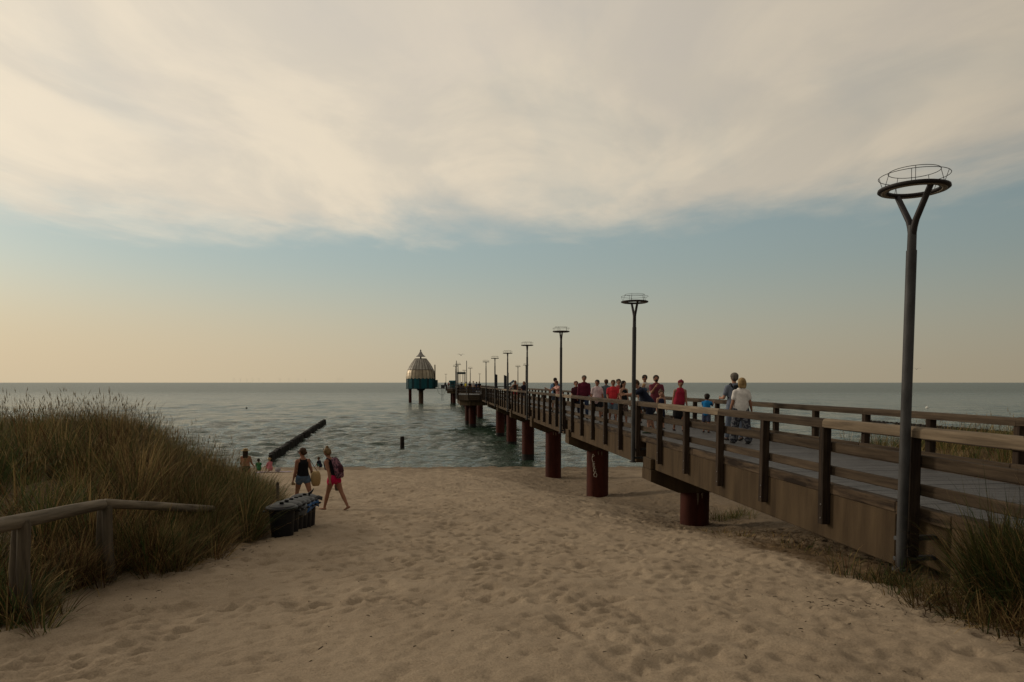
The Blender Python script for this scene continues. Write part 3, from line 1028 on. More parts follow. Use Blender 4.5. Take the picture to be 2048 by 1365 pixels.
# gantry sign on the end platform
teal_dark = mat("dark_teal_paint", (0.012, 0.032, 0.038), (0.018, 0.045, 0.052), 0.55, 3)
teal = mat("teal_paint", (0.009, 0.062, 0.076), (0.014, 0.094, 0.11), 0.5, 2.5, rnd=0.1)
Y = 193.5
xa, xb = x_at(914.0, Y, EYE), x_at(931.5, Y, EYE)
t = thing("gantry_sign", "dark blue board on tall posts across the end of the pier", "sign", ((xa + xb) / 2, Y, DECK), 0)
w = xb - xa
box(t, "board", (-w / 2, -0.06, 1.575 + 2.28), (w / 2, 0.06, 1.575 + 2.86), teal_dark, 0.02)
for x in (-w / 2 + .1, -w * .16, w * .16, w / 2 - .1):
    box(t, "post", (x - .06, -0.055, 0), (x + .06, 0.055, 1.575 + 2.279), steel_grey, 0.01)
Y = 199.0
xa, xb = x_at(899.3, Y, EYE), x_at(910.8, Y, EYE)
t = thing("kiosk", "small teal kiosk with rounded roof on the end platform", "kiosk", ((xa + xb) / 2, Y, EYE - 1.568), TH)
w = xb - xa
box(t, "hut", (-w * .46, -0.75, 0), (w * .46, 0.75, 1.75), teal, 0.04)
g = Geo(); g.tube([(-w * .5, 0, 1.86), (w * .5, 0, 1.86)], [(0.30, 0.9), (0.30, 0.9)], 14, (0, 0, 1))
obj("roof", g.mesh("roof", teal), t)
box(t, "shutter", (-w * .3, -0.78, 0.9), (w * .3, -0.752, 1.6), teal_dark, 0.01)

# ------------------------------------------------------------------ diving dome
dx_, Yd = x_at(841.8, 206, EYE), 206.0
dome = thing("diving_dome", "domed bronze and teal diving gondola on a pillar at the pier end", "dome", (dx_, Yd, 0))
bronze = mat("bronze_sheet", (0.20, 0.16, 0.11), (0.40, 0.34, 0.25), 0.42, 1.1, (1, 1, 0.35), 0.15, metal=0.55, rnd=0.22, detail=9, lo=0.3, hi=0.7)
bronze_d = mat("grey_bronze_sheet", (0.19, 0.175, 0.15), (0.37, 0.345, 0.30), 0.5, 1.4, (1, 1, 0.3), 0.15, metal=0.35, rnd=0.2, detail=9, lo=0.3, hi=0.7)
seam_m = mat("dome_seam", (0.08, 0.06, 0.045), (0.11, 0.085, 0.06), 0.6)
cap_m = mat("lead_cap", (0.20, 0.185, 0.17), (0.28, 0.26, 0.24), 0.6, 2)
def prof_r(z):      # z relative to the eye height
    return float(np.interp(z, [1.1, 2.0, 2.9, 3.65, 4.6, 5.6, 6.3, 6.9], [4.28, 4.18, 4.0, 3.74, 3.28, 2.66, 2.14, 1.66]))
NG = 24
for k in range(NG):
    a0, a1 = 2 * math.pi * k / NG, 2 * math.pi * (k + 1) / NG
    for (zs, m, nm) in (([1.0, 1.9, 2.8, 3.64], bronze, "lower_sheet"), ([3.68, 4.3, 5.0, 5.7, 6.3, 6.9], bronze_d, "upper_sheet")):
        V, Fc = [], []
        na = 4
        for z in zs:
            for q in range(na + 1):
                a = a0 + (a1 - a0) * (q / na) * 0.97 + 0.015 * (a1 - a0)
                zz2 = z
                if z == 1.0: zz2 = 1.45 - 0.42 * math.sin(math.pi * q / na)
                bulge = 0.05 * math.sin(math.pi * q / na)
                rr_ = prof_r(zz2) + bulge
                V.append((rr_ * math.cos(a), rr_ * math.sin(a), EYE + zz2))
        nv = len(V)
        for (x, y, z) in V[:nv]:
            V.append((x * 0.985, y * 0.985, z))
        for i in range(len(zs) - 1):
            for q in range(na):
                f = (i * (na + 1) + q, i * (na + 1) + q + 1, (i + 1) * (na + 1) + q + 1, (i + 1) * (na + 1) + q)
                Fc.append(f); Fc.append(tuple(nv + x for x in reversed(f)))
        obj(nm, mesh_from(nm, V, Fc, m), dome)
    a = a0
    g = Geo()
    g.tube([((prof_r(z) + 0.02) * math.cos(a), (prof_r(z) + 0.02) * math.sin(a), EYE + z) for z in (1.35, 2.2, 3.0, 3.7, 4.6, 5.6, 6.9)], [0.05] * 7, 6)
    obj("rib", g.mesh("rib", seam_m), dome)
obj("ring_seam", mesh_from("ring_seam", *torus_geo(3.76, 0.09, 60, 6, EYE + 3.66), seam_m, True), dome)
obj("top_ring", mesh_from("top_ring", *torus_geo(1.66, 0.09, 40, 6, EYE + 6.9), seam_m, True), dome)
obj("top_plate", lathe("top_plate", [(1.6, EYE + 6.86), (0.3, EYE + 6.95)], 32, seam_m), dome)
obj("stem", lathe("stem", [(0.24, EYE + 6.9), (0.22, EYE + 7.65)], 16, lamp_d), dome)
cap = obj("cap_roof", lathe("cap_roof", [(1.42, EYE + 7.50), (1.40, EYE + 7.56), (0.85, EYE + 7.98), (0.5, EYE + 8.5), (0.28, EYE + 8.95), (0.16, EYE + 9.05)], 24, cap_m), dome)
obj("finial", lathe("finial", [(0.06, EYE + 9.0), (0.18, EYE + 9.15), (0.2, EYE + 9.35), (0.10, EYE + 9.52), (0.03, EYE + 9.6)], 12, lamp_d), cap)
for k in range(36):     # teal skirt of upright sheets
    a0, a1 = 2 * math.pi * k / 36, 2 * math.pi * (k + 1) / 36
    ro = 4.17 + (0.05 if k % 2 else 0.0)
    V = []
    for r in (ro, ro - 0.09):
        for a in (a0 + .004, a1 - .004):
            for z in (-1.7, 1.28): V.append((r * math.cos(a), r * math.sin(a), EYE + z))
    Fc = [(0, 2, 3, 1), (4, 5, 7, 6), (0, 1, 5, 4), (2, 6, 7, 3), (1, 3, 7, 5), (0, 4, 6, 2)]
    obj("skirt_sheet", mesh_from("skirt_sheet", V, Fc, teal if k % 3 else teal_dark), dome)
    if k % 2 == 0:
        g = Geo(); g.tube([((ro + .07) * math.cos(a0), (ro + .07) * math.sin(a0), EYE - 1.7), ((ro + .07) * math.cos(a0), (ro + .07) * math.sin(a0), EYE + 1.2)], [0.06, 0.06], 6)
        obj("skirt_rib", g.mesh("skirt_rib", teal), dome)
obj("floor", lathe("floor", [(4.3, EYE - 1.86), (4.35, EYE - 1.72), (3.9, EYE - 1.70)], 40, teal_dark), dome)
obj("hub", lathe("hub", [(0.9, EYE - 2.35), (1.25, EYE - 2.05), (1.25, EYE - 1.87)], 24, lamp_d), dome)
rust_d = mat("dark_rust_pile", (0.05, 0.03, 0.022), (0.13, 0.085, 0.055), 0.7, 1.4, (1, 1, .4), 0.2, detail=9)
obj("pillar", lathe("pillar", [(0.70, -5), (0.70, EYE - 2.2)], 28, rust_d), dome)
dp_ = obj("guide_pile", lathe("guide_pile", [(0.46, -5), (0.46, EYE - 2.25)], 20, pile_red), dome, (x_at(820, 212, EYE) - dx_, 6.0, 0))
obj("guide_collar", lathe("guide_collar", [(0.52, EYE - 2.3), (0.52, EYE - 1.9)], 20, lamp_d), dome, (x_at(820, 212, EYE) - dx_, 6.0, 0))
g = Geo(); g.tube([(0, 0, EYE - 1.7), (-0.03, 0, EYE + 5.05)], [0.16, 0.16], 8)
obj("winch_post", g.mesh("winch_post", rust_d), dome, (4.25, -0.9, 0))
box(dome, "door_porch", (4.15, -1.2, EYE - 1.35), (4.85, 0.9, EYE + 0.75), teal_dark, 0.03)
# foot bridge from the end platform to the dome
ex, ey = pier_xy(205.2, 3.3)
br = thing("foot_bridge", "light steel foot bridge between the end platform and the dome", "bridge", (0, 0, 0))
p0, p1 = Vector((dx_ + 4.5, Yd - 0.2, EYE - 1.75)), Vector((ex - 0.1, ey, EYE - 1.75))
bar(br, "walkway", p0, p1, 1.2, 0.12, steel_grey, 0)
for sgn in (-1, 1):
    off = Vector((0, 0.6 * sgn, 0))
    bar(br, "handrail", p0 + off + Vector((0, 0, 1.05)), p1 + off + Vector((0, 0, 1.05)), 0.06, 0.06, steel_grey, 0)
    for k in range(5):
        q = p0.lerp(p1, k / 4) + off
        bar(br, "baluster", q + Vector((0, 0, 0.062)), q + Vector((0, 0, 1.02)), 0.05, 0.05, steel_grey, 0)
pm = p0.lerp(p1, 0.62)
box(br, "control_box", (pm.x - 0.3, pm.y - 1.0, EYE - 1.65), (pm.x + 0.75, pm.y - 0.65, EYE - 0.75), steel_grey, 0.03)
for q in (-.2, .2):
    bar(br, "ladder_rail", (pm.x + q, pm.y - .3, EYE - 5.4), (pm.x + q, pm.y - .3, EYE - 1.82), 0.06, 0.06, steel_grey, 0)
for k in range(9):
    z = EYE - 5.2 + k * 0.38
    bar(br, "rung", (pm.x - .2, pm.y - .3, z), (pm.x + .2, pm.y - .3, z), 0.04, 0.04, steel_grey, 0)
for sgn in (-1, 1):
    g = Geo(); g.tube([p0.lerp(p1, .1 if sgn < 0 else .95) + Vector((0, -.3, -.1)), p0.lerp(p1, .3 if sgn < 0 else .85) + Vector((0, -.3, -1.5)), (pm.x, pm.y - .3, EYE - 3.6)], [0.04] * 3, 6)
    obj("brace", g.mesh("brace", steel_grey), br)

# ------------------------------------------------------------------ groynes, buoys
groyne_m = mat("wet_black_timber", (0.006, 0.005, 0.0045), (0.022, 0.017, 0.013), 0.6, 5, (1, 1, .5), 0.5, rnd=0.3)
GP = []
for k in range(4):
    r = 0.145 + 0.02 * k
    GP.append(lathe("groyne_post", [(r * 1.0, -1.6), (r * 1.05, 0.3), (r * 0.92, 0.52 + 0.03 * k), (r * 0.5, 0.56 + 0.03 * k)], 9, groyne_m))


def groyne(label, a, b_, n, z0, hs=0.06):
    a, b_ = Vector(a), Vector(b_)
    t = thing("groyne", label, "groyne", (a.x, a.y, 0))
    for k in range(n):
        q = a.lerp(b_, k / max(1, n - 1)) - a
        obj("groyne_post", GP[k % 4], t, Matrix.Translation((q.x + random.uniform(-.04, .04), q.y, z0 + random.uniform(-hs, hs))) @ Matrix.Rotation(random.uniform(0, 6), 4, "Z"))
    return t


pa, pb = on_sea(541, 926), on_sea(649, 849)
groyne("row of black wooden groyne posts running into the sea, left of the pier", (pa.x, pa.y, 0), (pb.x, pb.y, 0), 200, 0.08)
gx0, gx1 = on_sea(1736, 846), Vector((61.5, 62, 0))
groyne("row of black groyne posts in the sea beyond the right railing", (gx0.x, gx0.y, 0), (gx1.x, gx1.y, 0), 200, -0.22, 0.04)
gs = on_sea(1601, 903); ge = on_sea(1639, 903)
groyne("short stub of dark groyne posts at the waterline behind the right railing", (gs.x, gs.y, 0), (ge.x, ge.y, 0), 7, -0.12)
q = on_sea(804.5, 897)
t = thing("mooring_post", "single thick dark post standing in the shallow sea", "post", (q.x, q.y, 0))
obj("shaft", lathe("shaft", [(0.20, -2), (0.20, 1.02), (0.17, 1.10)], 14, groyne_m), t)
obj("waterline_band", lathe("waterline_band", [(0.206, -0.3), (0.208, 0.12), (0.205, 0.2)], 14, pile_black), t)
for (px, py, r, m, lab) in ((493, 818, 0.24, pile_black, "small dark round buoy floating left of the dome"), (1854, 817, 0.32, mat("white_buoy_paint", (0.7, 0.68, 0.62), rough=0.5), "small white buoy floating beyond the right railing")):
    q = on_sea(px, py)
    t = thing("buoy", lab, "buoy", (q.x, q.y, 0), 0, "buoys on the sea")
    g = Geo(); g.ball((0, 0, 0.12), (r, r, r * 0.9), 14, 9); obj("float", g.mesh("float", m), t)
    g = Geo(); g.tube([(0, 0, 0.1 + r * .8), (0, 0, 0.2 + r)], [0.05, 0.04], 8); obj("eye_ring", g.mesh("eye_ring", m), t)
# ------------------------------------------------------------------ marram grass
gmat = bpy.data.materials.new("marram_grass"); gmat.use_nodes = True
t = gmat.node_tree; b = t.nodes["Principled BSDF"]
b.inputs["Roughness"].default_value = 0.75; b.inputs["Specular IOR Level"].default_value = 0.08
a_ = t.nodes.new("ShaderNodeAttribute"); a_.attribute_name = "blade_colour"
t.links.new(a_.outputs["Color"], b.inputs["Base Color"])
tr = t.nodes.new("ShaderNodeBsdfTranslucent"); t.links.new(a_.outputs["Color"], tr.inputs["Color"])
mxs = t.nodes.new("ShaderNodeMixShader"); mxs.inputs[0].default_value = 0.25
t.links.new(b.outputs[0], mxs.inputs[1]); t.links.new(tr.outputs[0], mxs.inputs[2])
t.links.new(mxs.outputs[0], t.nodes["Material Output"].inputs[0])

STRAW = np.array([0.29, 0.20, 0.085]); GREEN = np.array([0.048, 0.078, 0.024]); OLIVE = np.array([0.112, 0.108, 0.036])
DRY = np.array([0.095, 0.048, 0.022]); GOLD = np.array([0.30, 0.215, 0.10])


def blades(base, az, length, lean, droop, width, col, seg=4):
    """arching blades; returns vertices, quads, tris, colours"""
    n = len(base)
    ts = np.linspace(0, 1, seg + 1)
    dirh = np.stack([np.cos(az), np.sin(az), np.zeros(n)], 1)
    side = np.stack([-np.sin(az + 0.5), np.cos(az + 0.5), np.zeros(n)], 1)
    P = []
    pos = base.copy(); ang_ = lean.copy()
    pts = [pos.copy()]
    for k in range(seg):
        stp = length / seg
        pos = pos + dirh * (np.sin(ang_) * stp)[:, None] + np.array([0, 0, 1.0]) * (np.cos(ang_) * stp)[:, None]
        ang_ = ang_ + droop / seg * (0.5 + k * 0.6)
        pts.append(pos.copy())
    V = []
    for k in range(seg):
        w = width * (1 - 0.75 * (k / seg) ** 1.5)
        V.append(pts[k] - side * w[:, None] / 2); V.append(pts[k] + side * w[:, None] / 2)
    V.append(pts[seg])
    V = np.stack(V, 1)                       # n, 2seg+1, 3
    m = 2 * seg + 1
    o = (np.arange(n) * m)[:, None]
    Q = np.concatenate([np.stack([o[:, 0] + 2 * k, o[:, 0] + 2 * k + 1, o[:, 0] + 2 * k + 3, o[:, 0] + 2 * k + 2], 1) for k in range(seg - 1)], 0)
    T = np.stack([o[:, 0] + 2 * seg - 2, o[:, 0] + 2 * seg - 1, o[:, 0] + 2 * seg], 1)
    C = np.repeat(col, m, axis=0)
    return V.reshape(-1, 3), Q, T, C, pts[seg], ang_, dirh


def grass_object(name, tufts, label=None, shade=1.0):
    """tufts: list of (x, y, n, radius, mean length, dryness, spread, seedheads)"""
    B, AZ, L, LE, DR_, W, C = [], [], [], [], [], [], []
    H = []
    for (x, y, n, rad, ml, dry, spread, heads) in tufts:
        a = rng.uniform(0, 2 * np.pi, n); r = rad * np.sqrt(rng.random(n))
        bx, by = x + r * np.cos(a), y + r * np.sin(a)
        az = a + rng.normal(0, 0.6, n)
        l = np.abs(rng.normal(ml, ml * 0.22, n)) + 0.08
        le = np.abs(rng.normal(0.12, 0.20, n)) * spread + 0.55 * spread * (r / rad) * rng.random(n)
        dr = np.abs(rng.normal(0.35, 0.35, n)) * (0.6 + 0.7 * spread)
        kind = rng.random(n)
        tuft_tone = rng.uniform(0.55, 1.5) * shade
        c = np.where((kind < dry)[:, None], np.where((rng.random(n) < 0.55)[:, None], STRAW, DRY), np.where((rng.random(n) < 0.5)[:, None], GREEN, OLIVE))
        c = c * rng.uniform(0.6, 1.35, n)[:, None] * tuft_tone
        B.append(np.stack([bx, by, ground_z(bx, by) - 0.03], 1)); AZ.append(az); L.append(l); LE.append(le); DR_.append(dr)
        W.append(np.where(rng.random(n) < 0.35, rng.uniform(0.010, 0.017, n), rng.uniform(0.005, 0.009, n))); C.append(c)
        if heads:
            H.append((x, y, heads, rad, ml))
    V, Q, T, C_, _, _, _ = blades(np.concatenate(B), np.concatenate(AZ), np.concatenate(L), np.concatenate(LE), np.concatenate(DR_), np.concatenate(W), np.concatenate(C))
    if H:   # flowering stalks with spindle-shaped heads
        hb, ha, hl = [], [], []
        for (x, y, k, rad, ml) in H:
            a = rng.uniform(0, 2 * np.pi, k); r = rad * 0.7 * np.sqrt(rng.random(k))
            bx, by = x + r * np.cos(a), y + r * np.sin(a)
            hb.append(np.stack([bx, by, ground_z(bx, by)], 1)); ha.append(a); hl.append(ml * rng.uniform(1.05, 1.35, k))
        hb, ha, hl = np.concatenate(hb), np.concatenate(ha), np.concatenate(hl); n = len(hb)
        le = np.abs(rng.normal(0.06, 0.10, n)); drp = np.abs(rng.normal(0.15, 0.15, n))
        cc_ = GOLD * rng.uniform(0.55, 1.0, n)[:, None]
        V2, Q2, T2, C2, tip, ta, dh = blades(hb, ha, hl, le, drp, np.full(n, 0.004), cc_, 3)
        o = len(V); V = np.concatenate([V, V2]); Q = np.concatenate([Q, Q2 + o]); T = np.concatenate([T, T2 + o]); C_ = np.concatenate([C_, C2])
        # heads: four-sided spindles
        hlen = rng.uniform(0.10, 0.19, n); dirv = dh * np.sin(ta)[:, None] + np.array([0, 0, 1.0]) * np.cos(ta)[:, None]
        s1 = np.cross(dirv, np.array([0.3, 0.9, 0.1])); s1 /= np.linalg.norm(s1, axis=1)[:, None]; s2 = np.cross(dirv, s1)
        b0 = tip - dirv * 0.02
        mid = b0 + dirv * (hlen * 0.4)[:, None]; end = b0 + dirv * hlen[:, None]
        rw = 0.0085
        vv = np.stack([b0, mid + s1 * rw, mid + s2 * rw, mid - s1 * rw, mid - s2 * rw, end], 1).reshape(-1, 3)
        o = len(V) + np.arange(n) * 6
        tt = np.concatenate([np.stack([o + i, o + j, o + k], 1) for (i, j, k) in ((0, 2, 1), (0, 3, 2), (0, 4, 3), (0, 1, 4), (5, 1, 2), (5, 2, 3), (5, 3, 4), (5, 4, 1))])
        V = np.concatenate([V, vv]); T = np.concatenate([T, tt]); C_ = np.concatenate([C_, np.repeat(GOLD * rng.uniform(0.6, 1.1, n)[:, None], 6, axis=0)])
    me = mesh_np(name, V, Q, T, gmat)
    ca = me.attributes.new("blade_colour", "FLOAT_COLOR", "POINT")
    ca.data.foreach_set("color", np.concatenate([C_, np.ones((len(C_), 1))], 1).astype(np.float32).ravel())
    o = obj(name, me); o["kind"] = "stuff"
    if label: o["label"] = label
    return o


tl = []
n_try = 0
while len(tl) < 520 and n_try < 14000:
    n_try += 1
    x = rng.uniform(-19, -4.0); y = rng.uniform(6.8, 25)
    e = float(edge_left(y)) - x
    wob = 0.35 * math.sin(y * 2.1) + 0.22 * math.sin(y * 4.7 + 1)
    if e + wob < 0.05: continue
    if x < -0.75 * y - 2.5: continue
    # tussocks stand in patches, with thin places between
    if e > 0.6 and any((x - q[0]) ** 2 + (y - q[1]) ** 2 < 0.135 for q in tl): continue
    patch = math.sin(x * 1.7 + 1.3 * math.sin(y * 0.9)) * math.sin(y * 1.25 + 0.8 * math.sin(x * 1.1))
    if rng.random() > 0.72 + 0.5 * patch: continue
    # a sandy hollow with thin grass behind the fence on the far left
    hol = math.exp(-(((x + 7.4) / 1.1) ** 2 + ((y - 9.9) / 1.9) ** 2))
    if rng.random() < 0.96 * hol: continue
    if y < 9.0 and x < -5.7 and rng.random() < 0.5: continue
    back = float(sstep(15, 20, y))
    if rng.random() < 0.35 * back: continue
    near_edge = e < 0.8
    gr_ = 0.5 + 0.5 * math.sin(x * 0.9 + 2.0 * math.sin(y * 0.55))
    dry = float(np.clip((0.55 if near_edge else 0.34 + 0.40 * gr_) + rng.normal(0, 0.2), 0.05, 0.95))
    ml = ((0.62 if y < 11 else 0.8) if near_edge else 0.92 + 0.12 * patch) * rng.uniform(0.72, 1.2)
    if y < 9.3 and e < 1.1:
        if rng.random() < 0.15: continue
        ml *= 0.72
    tl.append((x, y, int(rng.integers(130, 210)), rng.uniform(0.10, 0.18), ml, dry, 1.5 if near_edge else 1.2, int(rng.integers(2, 9)) if e > 0.7 else 0))
# tussocks hanging over the rail beyond the second post
for k in range(46):
    y = rng.uniform(9.3, 11.6); x = float(edge_left(y)) + rng.uniform(-0.35, 0.12)
    tl.append((x, y, 80, rng.uniform(0.10, 0.2), rng.uniform(0.35, 0.62), 0.5, 1.2, int(rng.integers(0, 2))))
for k in range(46):
    y = rng.uniform(12.2, 17.0); x = float(edge_left(y)) + rng.uniform(-0.9, 0.05)
    tl.append((x, y, 110, rng.uniform(0.12, 0.2), rng.uniform(0.7, 1.0), 0.35, 1.3, int(rng.integers(0, 4))))
# skirts of dead grass sliding down the edge, and the tuft at the first fence post
for k in range(120):
    y = rng.uniform(8.6, 16.5); x = float(edge_left(y)) + rng.uniform(-0.2, 0.30) + 0.15 * math.sin(y * 2.6)
    tl.append((x, y, 36, 0.14, rng.uniform(0.28, 0.5), 0.85, 1.9, 0))
for k in range(46):
    y = rng.uniform(7.3, 9.4); x = float(edge_left(y)) - rng.uniform(0.15, 1.3)
    tl.append((x, y, 60, 0.15, rng.uniform(0.28, 0.55), 0.85, 1.5, 0))
for k in range(7):
    x = -4.62 + rng.normal(0, 0.16); y = 6.75 + rng.normal(0, 0.2)
    tl.append((x, y, 34, 0.11, rng.uniform(0.22, 0.42), 0.5, 1.5, 0))
for k in range(5):
    x = -5.45 + rng.normal(0, 0.2); y = 6.9 + rng.normal(0, 0.3)
    tl.append((x, y, 30, 0.12, rng.uniform(0.4, 0.6), 0.35, 1.0, 0))
grass_object("dune_grass", tl, "brown green marram grass covering the dune on the left", 0.85)

tr_ = []
k = 0
while len(tr_) < 620:
    k += 1
    x = rng.uniform(11.6, 21); y = rng.uniform(9, 27)
    if dune_right(x, y) < 0.25: continue
    tr_.append((x, y, 44, rng.uniform(0.15, 0.32), rng.uniform(0.55, 0.85), 0.45, 0.9, int(rng.integers(0, 3))))
grass_object("dune_grass", tr_, "marram grass on the dune beyond the right railing")

tn = []
def by_girder(s_, d): return pier_xy(s_, d)
for k in range(66):
    s_ = rng.uniform(4.3, 6.4); d = rng.uniform(5.40, 5.74)
    x, y = by_girder(s_, d)
    tn.append((x, y, 90, 0.14, rng.uniform(0.7, 1.05), 0.30, 1.15, 0))
for k in range(80):      # flattened straw round its foot
    s_ = rng.uniform(4.6, 7.2); d = rng.uniform(4.9, 5.6) + 0.1 * (s_ - 6)
    x, y = by_girder(s_, min(d, 5.65))
    tn.append((x, y, 36, 0.16, rng.uniform(0.2, 0.42), 0.8, 2.2, 0))
for k in range(34):      # green grass at the foot of the lamp
    s_ = rng.normal(7.75, 0.4); d = rng.normal(5.45, 0.14)
    x, y = by_girder(s_, min(d, 5.68))
    tn.append((x, y, 16, 0.12, rng.uniform(0.12, 0.34), 0.35, 1.8, 0))
grass_object("dune_grass", tn, "dark green grass clump in front of the near end of the pier", 0.62)
tu = []
for k in range(60):      # thin weeds and dead stalks below the girder
    y = rng.uniform(8.8, 16.5); d = rng.normal(6.1, 0.25)
    x = (d - y * ST) / CT
    tu.append((x, y, 11, 0.2, rng.uniform(0.05, 0.15), 0.75, 2.2, 0))
for k in range(16):
    x, y = 6.6 + rng.normal(0, 0.35), 20.9 + rng.normal(0, 0.25)
    tu.append((x, y, 24, 0.14, rng.uniform(0.2, 0.4), 0.25, 1.5, 0))
grass_object("dry_weeds", tu, "dry weeds growing in the shade under the pier girder")
# ------------------------------------------------------------------ path fence on the left
log_m = mat("grey_fence_log", (0.05, 0.040, 0.028), (0.13, 0.105, 0.075), 0.85, 2.5, (7, 7, 0.6), 0.6, rnd=0.12)
log_x = mat("grey_fence_rail", (0.075, 0.061, 0.044), (0.19, 0.157, 0.115), 0.85, 2.5, (0.5, 7, 7), 0.6, rnd=0.1)
P1 = on_ground(38, 1246); P2 = on_ground(208, 1158)
r1_, r2_ = at_depth(38, 1036, P1.y), at_depth(206, 1009, P2.y)
r3_ = at_depth(424, 1018, P2.y + 3.4)
fence = thing("log_fence", "low fence of round grey logs along the left edge of the path", "fence", (P1.x, P1.y, P1.z))


def log(name, a, b_, r, m, parent, n=14):
    a, b_ = Vector(a), Vector(b_)
    L = (b_ - a).length
    g = Geo(); k = 7
    pts = [(-L / 2 + L * i / (k - 1), random.uniform(-.006, .006), random.uniform(-.006, .006)) for i in range(k)]
    g.tube(pts, [r * random.uniform(0.95, 1.04) for _ in range(k)], n, (0, 1, 0), caps=True)
    M = bar_matrix(a, b_); M.translation -= parent.location
    me = g.mesh(name, m); me.set_sharp_from_angle(angle=R(50))
    return obj(name, me, parent, M)


r0_ = r1_ + (r1_ - r2_) * 1.3
r0_.z = float(ground_z(r0_.x, r0_.y)) + 0.98
log("post", (r0_.x + .02, r0_.y + .08, r0_.z - 1.4), (r0_.x, r0_.y + .08, r0_.z - 0.06), 0.062, log_x, fence)
log("rail", r0_, r2_ + (r1_ - r2_).normalized() * 0.03, 0.070, log_x, fence)
log("rail", r2_ + Vector((0.02, 0.03, 0.0)), r3_, 0.062, log_x, fence)
for (p, rtop, dx1) in ((P1, r1_, 0.0), (P2, r2_, 0.0)):
    for (ox, oy, r) in ((-0.055, 0.06, 0.058), (0.06, 0.0, 0.060)):
        g = Geo()
        g.tube([(p.x + ox * 1.4 + 0.02, p.y + oy, p.z - 0.4), (p.x + ox, p.y + oy, (p.z + rtop.z) / 2), (rtop.x + ox * 0.8, rtop.y + oy, rtop.z - 0.062)], [r * 1.03, r, r * 0.98], 14)
        for v_ in g.V: v_ -= Vector(fence.location)
        me = g.mesh("post", log_m); me.set_sharp_from_angle(angle=R(50))
        obj("post", me, fence)
p3 = Vector((r3_.x, r3_.y, float(ground_z(r3_.x, r3_.y))))
log("post", (p3.x, p3.y, p3.z - 0.4), (p3.x, p3.y, r3_.z - 0.05), 0.058, log_m, fence)

# ------------------------------------------------------------------ bins and stake
bin_m = mat("black_bin_plastic", (0.008, 0.008, 0.009), (0.014, 0.014, 0.016), 0.55, 6, spec=0.14, bump=0.05)
lid_m = mat("black_lid_plastic", (0.007, 0.007, 0.009), (0.013, 0.013, 0.015), 0.45, 6, spec=0.12)
bag_m = mat("blue_bag_film", (0.012, 0.05, 0.16), (0.03, 0.12, 0.30), 0.35, 14, bump=0.6)
bag_w = mat("pale_bag_film", (0.05, 0.055, 0.06), (0.10, 0.105, 0.11), 0.35, 14, bump=0.6)
body_me = lathe("body", [(0.185, 0.0), (0.19, 0.012), (0.222, 0.50), (0.235, 0.505), (0.235, 0.53)], 32, bin_m)
rim_me = mesh_from("rim", *torus_geo(0.248, 0.022, 36, 8, 0.535), bin_m, True)
lid_me = lathe("lid", [(0.278, 0.0), (0.285, 0.018), (0.275, 0.034), (0.235, 0.045), (0.225, 0.058), (0.12, 0.078), (0.02, 0.084)], 36, lid_m)
knob_me = boxmesh(0.075, 0.05, 0.04, lid_m, 0.01)
g = Geo(); g.tube([(0.255, -0.06, 0.50), (0.315, -0.055, 0.50), (0.325, 0, 0.50), (0.315, 0.055, 0.50), (0.255, 0.06, 0.50)], [0.014] * 5, 8)
handle_me = g.mesh("handle", bin_m)
f0, f1 = on_ground(565, 1074), on_ground(605, 1053)
blab = ["black round bin nearest the camera at the front of the bin row",
        "second black bin in the row, just behind the front one",
        "third black bin in the row, its lid askew over a pale bag",
        "fourth black bin in the row, crumpled blue bag over its rim",
        "fifth black bin in the row, blue bag over its rim, next to last",
        "black bin at the far end of the row, lid tipped up on a blue bag"]
